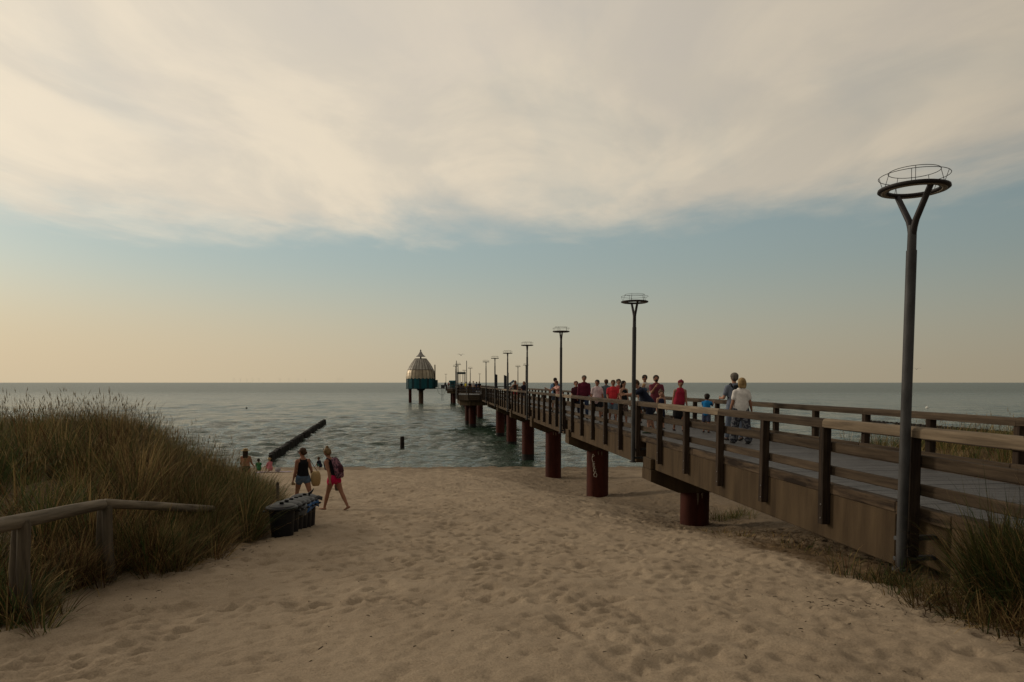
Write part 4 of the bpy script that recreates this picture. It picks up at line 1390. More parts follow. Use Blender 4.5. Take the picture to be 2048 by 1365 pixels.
for k in range(6):
    x = f0.x + (f1.x - f0.x) * k / 5; y = f0.y + (f1.y - f0.y) * k / 5 * 1.12
    z = float(ground_z(x, y)) - 0.03
    t = thing("waste_bin", blab[k], "bin", (x, y, z), random.uniform(-.15, .15), "black bins in a row on the sand")
    obj("body", body_me, t); obj("rim", rim_me, t)
    for s_ in (0, 1):
        obj("handle", handle_me, t, Matrix.Rotation(math.pi * s_, 4, "Z"))
    tilt = [(0.02, 0.0, .553), (0.07, 0.02, .562), (0.08, -0.03, .565), (0.07, 0.03, .565), (0.07, -0.02, .565), (0.12, 0.07, .585)][k]
    L = obj("lid", lid_me, t, Matrix.Translation((0, -0.01, tilt[2])) @ Matrix.Rotation(tilt[0], 4, "X") @ Matrix.Rotation(tilt[1], 4, "Y"))
    obj("lid_knob", knob_me, L, (0, 0, 0.10))
    if k in (2, 3, 4, 5):
        g = Geo(); m = bag_m if k != 2 else bag_w
        n = 40; V, Fc = [], []
        for i in range(n):
            a = 2 * math.pi * i / n
            dp = [0.0, 0.05 + 0.04 * math.sin(3 * a + k) + random.uniform(-.02, .02), 0.10 + 0.08 * max(0, math.sin(a * 2 + k)) + random.uniform(-.03, .03)]
            for j, (rr_, zz_) in enumerate(((0.235, 0.565), (0.282, 0.56 - dp[1] * .3), (0.288 + random.uniform(-.012, .014), 0.545 - dp[1]), (0.272 + random.uniform(-.01, .012), 0.53 - dp[2]))):
                V.append((rr_ * math.cos(a), rr_ * math.sin(a), zz_))
        for i in range(n):
            for j in range(3):
                Fc.append((i * 4 + j, i * 4 + j + 1, ((i + 1) % n) * 4 + j + 1, ((i + 1) % n) * 4 + j))
        obj("bag_liner", mesh_from("bag_liner", V, Fc, m, True), t)
    if k == 5:
        g = Geo(); g.tube([(0.24, 0.05, 0.62), (0.33, 0.0, 0.60), (0.36, -0.03, 0.56)], [(0.06, 0.02), (0.05, 0.015), (0.01, 0.006)], 8)
        obj("bag_corner", g.mesh("bag_corner", bin_m), t)
        g = Geo(); g.tube([(0.08, 0, 0.68), (0.15, 0.0, 0.74), (0.19, 0.0, 0.80)], [(0.03, 0.012), (0.02, 0.01), (0.006, 0.004)], 6)
        obj("bag_knot", g.mesh("bag_knot", bin_m), t)
sy = f1.y + 0.35
sp_ = at_depth(554.5, 969, sy)
sg = float(ground_z(sp_.x, sy))
t = thing("stake", "upright grey wooden stake in the sand behind the bins", "stake", (sp_.x, sy, sg))
g = Geo(); g.tube([(0, 0, -0.3), (0.004, 0, 0.4), (0.008, 0, sp_.z - sg)], [0.036, 0.034, 0.033], 12)
me = g.mesh("shaft", log_m); me.set_sharp_from_angle(angle=R(50)); obj("shaft", me, t)
g = Geo(); g.tube([(0.008, 0, sp_.z - sg + 0.001), (0.008, 0, sp_.z - sg + 0.026)], [0.035, 0.03], 12); obj("top", g.mesh("top", log_m), t)

# ------------------------------------------------------------------ washed-up twigs and litter
twig_m = mat("twig_bark", (0.03, 0.022, 0.015), (0.07, 0.05, 0.03), 0.9)
tw = []
def twig_line(a, b_, n, spread):
    for _ in range(n):
        q = a.lerp(b_, random.random()); tw.append((q.x + random.gauss(0, spread), q.y + random.gauss(0, spread)))
twig_line(on_ground(1000, 962), on_ground(1260, 1005), 120, 0.16)
twig_line(on_ground(1180, 1010), on_ground(1440, 1050), 110, 0.16)
twig_line(on_ground(1430, 1045), on_ground(1780, 1145), 240, 0.13)
twig_line(on_ground(1240, 968), on_ground(1290, 962), 60, 0.12)
twig_line(on_ground(1600, 1200), on_ground(1990, 1250), 110, 0.25)
twig_line(on_ground(250, 1200), on_ground(520, 1080), 150, 0.35)
twig_line(on_ground(700, 1250), on_ground(1900, 1330), 40, 0.8)
for _ in range(160):
    y = random.uniform(4, 30); tw.append((random.uniform(-.45 * y, .5 * y), y))
g = Geo()
# sand height right at the surface mesh
def surf(x, y):
    i = int(np.clip(np.searchsorted(xs, x), 1, len(xs) - 1)); j = int(np.clip(np.searchsorted(ys, y), 1, len(ys) - 1))
    fx = (x - xs[i - 1]) / (xs[i] - xs[i - 1]); fy = (y - ys[j - 1]) / (ys[j] - ys[j - 1])
    return float((GZ[j - 1, i - 1] * (1 - fx) + GZ[j - 1, i] * fx) * (1 - fy) + (GZ[j, i - 1] * (1 - fx) + GZ[j, i] * fx) * fy)
for (x, y) in tw:
    L = random.choice([0.015, 0.02, 0.03, 0.04, 0.06, 0.10]) * (0.55 if y < 9 else 1); a = random.uniform(0, 3.14); r = random.uniform(0.002, 0.005)
    x2, y2 = x + L * math.cos(a), y + L * math.sin(a)
    xm, ym = (x + x2) / 2 + L * .1, (y + y2) / 2
    g.tube([(x, y, surf(x, y) + r * .5), (xm, ym, surf(xm, ym) + r), (x2, y2, surf(x2, y2) + r * .5)], [r, r, r * .6], 4)
o = obj("washed_up_twigs", g.mesh("washed_up_twigs", twig_m, False)); o["kind"] = "stuff"; o["label"] = "washed-up twigs and seaweed bits scattered on the sand"

# ------------------------------------------------------------------ gulls and the far wind farm
gull_w = mat("gull_feathers", (0.5, 0.49, 0.46), (0.6, 0.58, 0.55), 0.8)
gull_g = mat("gull_wing_grey", (0.22, 0.22, 0.23), (0.28, 0.28, 0.29), 0.8)
for (px, py, Y, rz, lab) in ((922, 711, 100, 0.6, "small white gull flying above the half-way platform"), (1833, 739, 110, -0.8, "small gull flying low over the sea beside the near lamp post")):
    q = at_depth(px, py, Y)
    t = thing("gull", lab, "gull", q, rz, "gulls in the air")
    g = Geo(); g.tube([(0, -.24, 0.0), (0, -.12, .01), (0, 0.02, .02), (0, .14, .03), (0, .20, .045), (0, .25, .04)], [.015, .05, .07, .05, .042, .012], 8); obj("body", g.mesh("body", gull_w), t)
    for sx in (-1, 1):
        V = [(0.04 * sx, .09, .05), (0.04 * sx, -.07, .05), (.30 * sx, .12, .20), (.30 * sx, -.03, .19), (.62 * sx, -.02, .12), (.60 * sx, -.06, .115)]
        V = V + [(x, y, z - .012) for x, y, z in V]
        Fc = [(0, 1, 3, 2), (2, 3, 5, 4), (6, 8, 9, 7), (8, 10, 11, 9), (0, 2, 8, 6), (2, 4, 10, 8), (4, 5, 11, 10), (5, 3, 9, 11), (3, 1, 7, 9), (1, 0, 6, 7)]
        obj("wing", mesh_from("wing", V, Fc, gull_g), t)
turb = mat("turbine_white", (0.75, 0.75, 0.74), rough=0.6)
WTL = ["%s wind turbine from the left in the tiny far wind farm on the horizon" % w_ for w_ in ("first", "second", "third", "fourth", "fifth", "sixth", "seventh", "eighth", "ninth", "tenth")] + ["last, rightmost wind turbine of the tiny far wind farm on the horizon"]
tower_me = lathe("tower", [(0.5, 0), (0.4, 52)], 8, turb)
g = Geo(); g.tube([(0, 0, 0), (0, 0, 10), (0, 0, 24)], [(0.4, 0.3), (0.5, 0.3), (0.2, 0.2)], 6); blade_me = g.mesh("blade", turb)
for i, px in enumerate((468, 481, 494, 505, 518, 560, 578, 596, 611, 676, 684)):
    Y = 9000 + 500 * (i % 3)
    x = x_at(px, Y, EYE)
    t = thing("wind_turbine", WTL[i], "wind turbine", (x, Y, 0), 0, "offshore wind turbines on the horizon")
    obj("tower", tower_me, t); h_ = obj("nacelle", boxmesh(3, 6, 3, turb, 0), t, (0, 0, 53))
    for k in range(3):
        obj("blade", blade_me, h_, Matrix.Translation((0, -3.6, 0)) @ Matrix.Rotation(i * .7 + k * 2.094, 4, "Y"))
# ------------------------------------------------------------------ people
def rx(v_, a):
    c, s = math.cos(a), math.sin(a)
    return Vector((v_[0], v_[1] * c - v_[2] * s, v_[1] * s + v_[2] * c))


skin_a = mat("skin_tan", (0.22, 0.105, 0.065), (0.29, 0.145, 0.092), 0.6, 3, spec=0.15)
skin_b = mat("skin_fair", (0.30, 0.16, 0.108), (0.36, 0.20, 0.138), 0.6, 3, spec=0.15)
hair_dark = mat("dark_hair", (0.012, 0.009, 0.007), (0.03, 0.02, 0.015), 0.55, 20, (1, 1, .2), 0.4)
hair_brown = mat("brown_hair", (0.04, 0.022, 0.012), (0.085, 0.048, 0.026), 0.55, 20, (1, 1, .2), 0.4)
hair_red = mat("auburn_hair", (0.075, 0.022, 0.014), (0.12, 0.04, 0.025), 0.55, 20, (1, 1, .2), 0.4)
hair_blond = mat("blond_hair", (0.22, 0.14, 0.06), (0.36, 0.25, 0.12), 0.55, 20, (1, 1, .2), 0.4)
hair_grey = mat("grey_hair", (0.085, 0.07, 0.058), (0.14, 0.12, 0.10), 0.6, 20, (1, 1, .2), 0.4)
straw_m = mat("straw_weave", (0.28, 0.19, 0.085), (0.42, 0.30, 0.15), 0.9, 60, bump=0.5)
eye_m = mat("eye_dark", (0.015, 0.012, 0.01), rough=0.2)
glass_d = mat("dark_lens", (0.01, 0.01, 0.012), rough=0.15)
JOBS = []


def checked(name, c1, c2, scale):
    m = bpy.data.materials.new(name); m.use_nodes = True
    t = m.node_tree; tcn = t.nodes.new("ShaderNodeTexCoord"); ck = t.nodes.new("ShaderNodeTexChecker")
    ck.inputs["Scale"].default_value = scale
    ck.inputs["Color1"].default_value = (*c1, 1); ck.inputs["Color2"].default_value = (*c2, 1)
    t.links.new(tcn.outputs["Object"], ck.inputs["Vector"])
    t.links.new(ck.outputs["Color"], t.nodes["Principled BSDF"].inputs["Base Color"]); t.nodes["Principled BSDF"].inputs["Roughness"].default_value = 0.9
    return m


def floral(name, c1, c2, scale):
    m = bpy.data.materials.new(name); m.use_nodes = True
    t = m.node_tree; tcn = t.nodes.new("ShaderNodeTexCoord"); vo = t.nodes.new("ShaderNodeTexNoise"); rp = t.nodes.new("ShaderNodeValToRGB")
    vo.inputs["Scale"].default_value = scale; vo.inputs["Detail"].default_value = 2
    rp.color_ramp.elements[0].position = 0.48; rp.color_ramp.elements[1].position = 0.54
    rp.color_ramp.elements[0].color = (*c1, 1); rp.color_ramp.elements[1].color = (*c2, 1)
    t.links.new(tcn.outputs["Object"], vo.inputs["Vector"]); t.links.new(vo.outputs["Fac"], rp.inputs[0])
    t.links.new(rp.outputs[0], t.nodes["Principled BSDF"].inputs["Base Color"]); t.nodes["Principled BSDF"].inputs["Roughness"].default_value = 0.9
    return m


def job(name, geo_, m, parent, vox, smooth=4):
    o = obj(name, geo_.mesh(name, m), parent)
    JOBS.append((o, vox * 1.18, smooth))
    return o


ARM = (8, 8, 14)                 # pitch, abduction, elbow (degrees)


def person(label, x, y, z, h, face, sex="f", lean=0, side_lean=0, legs=((4, 2), (-4, 4)), arms=(ARM, ARM), arm_in=(0, 0), head=(0, 0),
           top=("tee", (.5, .5, .5)), bottom=("trousers", (.05, .05, .07)), hair=("short", hair_brown), shoes=(0.03, 0.03, 0.03), skin=skin_a,
           wide=1.07, vox=0.017, extra=(), group=None, far=False, legabd=(3, 3)):
    """a standing, walking or sitting figure; local +y is where it looks; legs: (hip pitch, knee bend), arms: (pitch, abduction, elbow)"""
    root = thing("person", label, "person", (x, y, z), R(face), group)
    k = h / 1.75
    child = h < 1.4
    hk = 1.0 if not child else 1.28
    tilt = R(lean); tl_ = Vector((math.sin(R(side_lean)), math.sin(tilt) * math.cos(R(side_lean)), math.cos(tilt) * math.cos(R(side_lean)))).normalized()
    J = {}
    J["pelvis"] = Vector((0, 0, 0))
    T = lambda f, fy=0.0: tl_ * (f * k) + Vector((0, fy * k, 0))
    J["neck"] = T(0.53)
    hd = rx(tl_, -R(head[0]) + tilt * 0.55) if lean > 12 else rx(tl_, -R(head[0]))
    J["head"] = J["neck"] + hd * (0.155 * k * (1.05 if child else 1))
    shw = (0.178 if sex == "m" else 0.158) * wide ** 0.5 * k
    J["arms"] = []
    for i, sx in enumerate((-1, 1)):
        sh = J["neck"] - tl_ * 0.098 * k + Vector((sx * shw, 0, 0))
        p_, ab, el = arms[i]
        du = rx((0, 0, -1), R(p_)); du = (du + Vector((sx * math.sin(R(ab)), 0, 0))).normalized()
        df = rx((0, 0, -1), R(p_ + el)); df = (df + Vector((sx * math.sin(R(ab)) - sx * math.sin(R(arm_in[i])), 0, 0))).normalized()
        e = sh + du * 0.285 * k; w = e + df * 0.245 * k
        J["arms"].append((sh, e, w, df))
    J["legs"] = []
    for i, sx in enumerate((-1, 1)):
        hp = Vector((sx * 0.088 * k * wide ** 0.4, 0, -0.03 * k))
        a, kn = legs[i]
        dt = rx((0, 0, -1), R(a)); dt = (dt + Vector((sx * math.sin(R(legabd[i])), 0, 0))).normalized()
        ds = rx((0, 0, -1), R(a - kn)); ds = (ds + Vector((sx * math.sin(R(legabd[i] * .5)), 0, 0))).normalized()
        kne = hp + dt * 0.425 * k; an = kne + ds * 0.415 * k
        up = R(a - kn)
        fdir = rx((0, 1, 0), min(0, up) * 0.9 if up < -0.2 else (up * 0.8 if up > 0.5 else 0))
        J["legs"].append((hp, kne, an, fdir, ds))
    low = min([an.z - 0.075 * k for _, _, an, _, _ in J["legs"]] + [-0.13 * k * (1 if legs[0][0] > 60 else 0)] + [an.z + fd.z * .13 * k - .03 * k for _, _, an, fd, _ in J["legs"]])
    off = Vector((0, 0, -low))
    for nm in ("pelvis", "neck", "head"): J[nm] = J[nm] + off
    J["arms"] = [(a + off, b_ + off, c + off, d) for a, b_, c, d in J["arms"]]
    J["legs"] = [(a + off, b_ + off, c + off, d, e) for a, b_, c, d, e in J["legs"]]
    P0, N = J["pelvis"], J["neck"]
    W = wide
    def torso(g, grow_, f0=-0.09, f1=0.47, belly=1.0):
        prof = [(-0.09, .150, .112), (0.0, .165, .122), (0.10, .150, .112), (0.20, .132 if sex == "f" else .145, .102), (0.30, .145, .108), (0.39, .160 if sex == "m" else .145, .108), (0.47, .112, .078)]
        pts, rs = [], []
        for (f, a, b_) in prof:
            if f0 - 1e-6 <= f <= f1 + 1e-6:
                pts.append(P0 + tl_ * (f * k)); ww = W * (1.12 if belly > 1 and .05 < f < .3 else 1)
                rs.append(((a * ww + grow_) * k, (b_ * ww + grow_) * k))
        g.tube(pts, rs, 14)
    # --- body
    g = Geo()
    torso(g, 0)
    g.tube([N - tl_ * .10 * k, N - tl_ * .02 * k], [(.12 * k, .075 * k), (.07 * k, .062 * k)], 12)
    g.tube([N - tl_ * .04 * k, J["head"] - hd * .06 * k * hk], [.056 * k, .052 * k], 10)
    yaw = R(head[1])
    fw = Vector((math.sin(yaw), math.cos(yaw), 0)); fw = (fw - hd * fw.dot(hd)).normalized(); sd = fw.cross(hd).normalized()
    H0 = J["head"]; hr = 0.106 * k * hk
    g.tube([H0 + hd * hr * .78 - fw * hr * .10, H0 + hd * hr * .3, H0 - hd * hr * .35 + fw * hr * .10, H0 - hd * hr * .92 + fw * hr * .36],
           [(hr * .52, hr * .66), (hr * .80, hr * .98), (hr * .74, hr * .86), (hr * .40, hr * .42)], 12, sd)
    g.tube([H0 + fw * hr * .88 + hd * hr * .12, H0 + fw * hr * 1.14 - hd * hr * .22], [hr * .13, hr * .20], 7)      # nose
    for s_ in (-1, 1):
        g.ball(H0 + sd * s_ * hr * .80 - hd * hr * .05, (hr * .13, hr * .2, hr * .28), 7, 5)                         # ears
    for i, (sh, e, w, df) in enumerate(J["arms"]):
        s_ = (-1, 1)[i]
        g.tube([N - tl_ * .085 * k, sh], [.068 * k, .062 * k * W ** .5], 10)
        g.tube([sh, sh.lerp(e, .5), e], [.055 * k * W ** .6, .047 * k * W ** .6, .040 * k], 10)
        g.tube([e, e.lerp(w, .3), w], [.041 * k, .042 * k, .027 * k], 10)
        inward = Vector((-s_, 0, 0))
        hand = w + df * .085 * k
        g.tube([w - df * .01 * k, w + df * .03 * k, hand], [(.022 * k, .028 * k), (.020 * k, .040 * k), (.016 * k, .040 * k)], 8, inward)
    for i, (hp, kne, an, fd, ds) in enumerate(J["legs"]):
        g.tube([hp + Vector((0, 0, .05 * k)), hp.lerp(kne, .25), hp.lerp(kne, .65), kne], [.088 * k * W, .088 * k * W, .070 * k * W ** .7, .056 * k], 12)
        g.tube([kne, kne.lerp(an, .3), kne.lerp(an, .7), an], [.054 * k, .058 * k * W ** .4, .043 * k, .036 * k], 12)
        heel = an - fd * .045 * k + ds * .045 * k
        g.tube([heel, an + ds * .045 * k + fd * .06 * k, an + ds * .055 * k + fd * .16 * k], [(.036 * k, .032 * k), (.045 * k, .030 * k), (.042 * k, .018 * k)], 10, Vector((1, 0, 0)))
    body = job("body", g, skin, root, vox if not child else vox * .8)
    if not far:
        # fingers: four of unequal length and a thumb off the side of the palm
        gf = Geo()
        for i, (sh, e, w, df) in enumerate(J["arms"]):
            s_ = (-1, 1)[i]
            inward = Vector((-s_, 0, 0)); inward = (inward - df * inward.dot(df)).normalized()
            acr = df.cross(inward)
            if acr.y < 0: acr = -acr
            base = w + df * .085 * k
            for q, L in enumerate((.070, .080, .075, .058)):
                b0 = base + acr * (.030 - .020 * q) * k - df * .012 * k
                b1 = b0 + (df * .92 + inward * .35).normalized() * L * .5 * k
                b2 = b1 + (df * .55 + inward * .85).normalized() * L * .5 * k
                gf.tube([b0, b1, b2], [.0095 * k, .0088 * k, .007 * k], 6)
            t0 = w + df * .03 * k + acr * .03 * k
            t1 = t0 + (df * .6 + acr * .7 + inward * .2).normalized() * .035 * k
            gf.tube([t0, t1, t1 + (df * .85 + inward * .4).normalized() * .03 * k], [.012 * k, .0105 * k, .008 * k], 6)
        obj("fingers", gf.mesh("fingers", skin), body)
        for s_ in (-1, 1):
            ge_ = Geo(); ge_.ball(H0 + sd * s_ * hr * .33 + fw * hr * .93 + hd * hr * .12, hr * .085, 7, 5)
            obj("eye", ge_.mesh("eye", eye_m), body)
    # --- clothes
    kind, c = top
    m = c if not isinstance(c, tuple) else cloth(c)
    if kind:
        g = Geo()
        belly = 1.06 if W > 1.08 else 1
        gr = .016
        if kind == "tank":
            torso(g, .008, -.09 + .03, .40)
            for s_ in (-1, 1):
                g.tube([P0 + tl_ * .38 * k + Vector((s_ * .085 * k, .07 * k, 0)), P0 + tl_ * .50 * k + Vector((s_ * .09 * k, .012 * k, 0)), P0 + tl_ * .485 * k + Vector((s_ * .088 * k, -.055 * k, 0)), P0 + tl_ * .36 * k + Vector((s_ * .075 * k, -.085 * k, 0))], [.017 * k] * 4, 8)
        else:
            torso(g, gr, -.09 if kind != "crop" else .0, .47, belly)
            g.tube([N - tl_ * .12 * k, N - tl_ * .055 * k], [(.13 * k, .088 * k), (.09 * k, .075 * k)], 12)
            for (sh, e, w, df) in J["arms"]:
                if kind in ("tee", "shirt", "crop"):
                    fr = .62
                    g.tube([N - tl_ * .098 * k, sh], [.074 * k, .068 * k * W ** .5], 10)
                    g.tube([sh, sh.lerp(e, fr)], [.066 * k * W ** .5, .064 * k * W ** .5], 10)
                elif kind == "long":
                    g.tube([N - tl_ * .095 * k, sh], [.078 * k, .074 * k], 10)
                    g.tube([sh, e, e.lerp(w, .92)], [.070 * k, .056 * k, .042 * k], 10)
                else:   # sleeveless blouse
                    g.tube([N - tl_ * .095 * k, N.lerp(sh, .8) - tl_ * .08 * k], [.074 * k, .066 * k], 10)
        job({"tank": "tank_top", "tee": "t_shirt", "shirt": "shirt", "long": "shirt", "sleeveless": "blouse", "crop": "t_shirt"}[kind], g, m, root, vox, 3)
    kind, c = bottom
    m = c if not isinstance(c, tuple) else cloth(c)
    if kind:
        g = Geo()
        g.tube([P0 + tl_ * .06 * k, P0, P0 - tl_ * .08 * k], [(.160 * k * W, .122 * k * W), (.172 * k * W, .130 * k * W), (.165 * k * W, .122 * k * W)], 14)
        for (hp, kne, an, fd, ds) in J["legs"]:
            up_ = hp + Vector((0, 0, .02 * k))
            if kind == "trousers":
                g.tube([up_, hp.lerp(kne, .5), kne, kne.lerp(an, .5), kne.lerp(an, .95)], [.100 * k * W, .088 * k * W, .074 * k, .066 * k, .060 * k], 12)
            elif kind == "wide":
                g.tube([up_, hp.lerp(kne, .5), kne, kne.lerp(an, .5), kne.lerp(an, .9)], [.105 * k * W, .108 * k * W, .108 * k, .112 * k, .115 * k], 12)
            elif kind == "shorts":
                g.tube([up_, hp.lerp(kne, .35), hp.lerp(kne, .85)], [.102 * k * W, .100 * k * W, .098 * k * W], 12)
            elif kind == "hotpants":
                g.tube([up_, hp.lerp(kne, .28)], [.104 * k * W, .104 * k * W], 12)
            elif kind == "briefs":
                pass
        if kind == "skirt":
            mid = (J["legs"][0][1] + J["legs"][1][1]) / 2
            g.tube([P0, P0.lerp(mid, .5), mid + Vector((0, 0, .02))], [(.170 * k * W, .130 * k * W), (.19 * k * W, .15 * k * W), (.195 * k * W, .16 * k)], 14)
        job({"wide": "trousers", "hotpants": "shorts"}.get(kind, kind), g, m, root, vox, 3)
    if shoes:
        for (hp, kne, an, fd, ds) in J["legs"]:
            g = Geo()
            heel = an - fd * .05 * k + ds * .05 * k
            g.tube([heel, an + ds * .05 * k + fd * .06 * k, an + ds * .058 * k + fd * .175 * k], [(.043 * k, .036 * k), (.050 * k, .032 * k), (.046 * k, .022 * k)], 10, Vector((1, 0, 0)))
            obj("shoe", g.mesh("shoe", cloth(shoes)), root)
    # --- hair
    style, hm = hair
    if style:
        g = Geo()
        back = -fw
        g.ball(H0 + hd * hr * .36 + back * hr * .16, (hr * .99, hr * 1.04, hr * .90), 14, 10)
        g.ball(H0 - hd * hr * .10 + back * hr * .46, (hr * .88, hr * .72, hr * .80), 12, 8)
        if style == "bob" or style == "long":
            L = .75 if style == "bob" else 1.9
            for s_ in (-.62, -.2, .25, .62):
                g.tube([H0 + hd * hr * .3 + sd * s_ * hr + back * hr * .35, H0 - hd * hr * .5 + sd * s_ * hr * 1.15 + back * hr * .55, H0 - hd * hr * (.5 + L) + sd * s_ * hr * 1.05 + back * hr * (.75 if style == "bob" else .95)],
                       [hr * .42, hr * .40, hr * .26], 9)
        if style == "curly":
            for q in range(16):
                a = q * 2.4
                g.ball(H0 + hd * hr * (.65 - q * .06) + sd * math.cos(a) * hr * .75 + back * hr * (.25 + .45 * abs(math.sin(a))), hr * .36, 8, 6)
        if style == "bun":
            g.ball(H0 + hd * hr * 1.28 + back * hr * .5, hr * .44, 10, 8)
        if style == "lowbun":
            g.ball(H0 - hd * hr * .25 + back * hr * 1.15, hr * .38, 10, 8)
        job("hair", g, hm, root, vox * .8, 2)
    for e_ in extra:
        if e_ == "sunglasses" or e_ == "sunglasses_up":
            g = Geo()
            lift = .14 if e_ == "sunglasses" else 1.0
            fwd = .95 if e_ == "sunglasses" else .45
            for s_ in (-1, 1):
                g.ball(H0 + sd * s_ * hr * .38 + fw * hr * fwd + hd * hr * lift, (hr * .30, hr * .14, hr * .22), 9, 6)
                g.tube([H0 + sd * s_ * hr * .62 + fw * hr * (fwd - .1) + hd * hr * (lift + .05), H0 + sd * s_ * hr * .95 + fw * hr * 0 + hd * hr * lift], [hr * .04] * 2, 5)
            obj("sunglasses", g.mesh("sunglasses", glass_d), root)
        if e_ in ("cap_red", "cap_black"):
            g = Geo()
            g.ball(H0 + hd * hr * .50 + back * hr * .02, (hr * .98, hr * 1.04, hr * .74), 14, 9)
            g.tube([H0 + hd * hr * .55 + fw * hr * .7, H0 + hd * hr * .45 + fw * hr * 1.55], [(hr * .75, hr * .08), (hr * .5, hr * .06)], 10, sd)
            obj("cap", g.mesh("cap", cloth((.35, .04, .05) if e_ == "cap_red" else (.02, .02, .025))), root)
        if e_ == "sun_hat":
            g = Geo()
            g.ball(H0 + hd * hr * .62, (hr * 1.0, hr * 1.05, hr * .72), 14, 9)
            rim = lathe("tmp", [(hr * .9, 0), (hr * 1.9, -hr * .12), (hr * 1.95, -hr * .08), (hr * .9, hr * .1)], 20, straw_m)
            q = Vector((0, 0, 1)).rotation_difference(hd).to_matrix()
            V = [q @ v_.co + H0 + hd * hr * .45 for v_ in rim.vertices]; Fc = [tuple(p_.vertices) for p_ in rim.polygons]
            g.add((V, Fc)); obj("sun_hat", g.mesh("sun_hat", straw_m), root)
            bpy.data.meshes.remove(rim)
        if e_ == "hatband":
            g = Geo(); g.ball(H0 + hd * hr * .46, (hr * 1.04, hr * 1.09, hr * .22), 14, 6); obj("hat_band", g.mesh("hat_band", cloth((.03, .022, .02))), root)
        if e_ == "headscarf":
            g = Geo(); g.ball(H0 + hd * hr * .52 + back * hr * .08, (hr * .99, hr * 1.03, hr * .70), 14, 9); g.ball(H0 + hd * hr * 1.15 + fw * hr * .25, hr * .26, 8, 6)
            obj("headscarf", g.mesh("headscarf", cloth((.20, .03, .045))), root)
        if e_ == "bikini":
            g = Geo()
            g.tube([P0 + tl_ * .34 * k + Vector((-.15 * k, -.02 * k, 0)), P0 + tl_ * .34 * k + Vector((0, -.115 * k * W, 0)), P0 + tl_ * .34 * k + Vector((.15 * k, -.02 * k, 0))], [.012 * k] * 3, 6)
            obj("bikini_band", g.mesh("bikini_band", cloth((.02, .02, .02))), root)
        if e_ == "beard":
            g = Geo(); g.ball(H0 - hd * hr * .62 + fw * hr * .48, (hr * .58, hr * .52, hr * .42), 10, 7); obj("beard", g.mesh("beard", hm), root)
        if e_ == "necklace":
            g = Geo(); g.ball(P0 + tl_ * .42 * k + Vector((0, .118 * k, 0)), .012 * k, 6, 5); obj("pendant", g.mesh("pendant", bag_w), root)
    J["root"] = root; J["k"] = k; J["tl"] = tl_
    J["mat"] = Matrix.Translation((x, y, z)) @ Matrix.Rotation(R(face), 4, "Z")
    return J


def worn(name, J, geo_, m, label, cat, vox=None):
    """a bag or other thing carried by a person: a thing of its own standing where the person carries it"""
    M = J["mat"]
    c = sum((v_ for v_ in geo_.V), Vector()) / len(geo_.V)
    cw = M @ c
    t = thing(name, label, cat, cw, J["root"].rotation_euler.z)
    return t, c


def part_of(t, c, name, geo_, m, vox=None):
    for v_ in geo_.V: v_ -= c
    if vox: return job(name, geo_, m, t, vox, 3)
    return obj(name, geo_.mesh(name, m), t)


def backpack(J, label, m, w=.15, hgt=.42, dep=.13, top_f=.46, strap_m=None):
    k, tl_, P0 = J["k"], J["tl"], J["pelvis"]
    bk = Vector((0, -1, 0)); bk = (bk - tl_ * bk.dot(tl_)).normalized()
    g = Geo(); g.tube([P0 + tl_ * (top_f - hgt) * k + bk * (.12 + dep * .5) * k, P0 + tl_ * (top_f - hgt * .5) * k + bk * (.125 + dep * .55) * k, P0 + tl_ * top_f * k + bk * (.11 + dep * .4) * k],
                      [(w * k, dep * .55 * k), (w * 1.05 * k, dep * .62 * k), (w * .8 * k, dep * .45 * k)], 12)
    t, c = worn("backpack", J, g, m, label, "backpack")
    part_of(t, c, "bag", g, m)
    g = Geo(); g.tube([P0 + tl_ * (top_f - hgt * .78) * k + bk * (.13 + dep) * k, P0 + tl_ * (top_f - hgt * .45) * k + bk * (.13 + dep) * k], [(w * .7 * k, .035 * k), (w * .7 * k, .035 * k)], 10)
    part_of(t, c, "front_pocket", g, strap_m or m)
    for s_ in (-1, 1):
        g = Geo()
        x = s_ * .10 * k
        g.tube([P0 + tl_ * .44 * k + bk * .12 * k + Vector((x, 0, 0)), P0 + tl_ * .535 * k + bk * .02 * k + Vector((x * 1.05, 0, 0)), P0 + tl_ * .44 * k - bk * .12 * k + Vector((x * 1.1, 0, 0)), P0 + tl_ * .25 * k - bk * .115 * k + Vector((x * 1.3, 0, 0)), P0 + tl_ * .16 * k + bk * .06 * k + Vector((x * 1.75, 0, 0))],
               [(.024 * k, .010 * k)] * 5, 6)
        part_of(t, c, "strap", g, strap_m or m)
    return t


def deck(px, Y): return (x_at(px, Y, DECK + .8), Y, DECK + .002)


def sandp(px, Y):
    x = x_at(px, Y, float(EYE - np.interp(Y, _ty, _tb)) + .8)
    return (x, Y, surf(x, Y) - 0.01)


WALK = ((20, 4), (-14, 12))
GRP = "people on the pier"
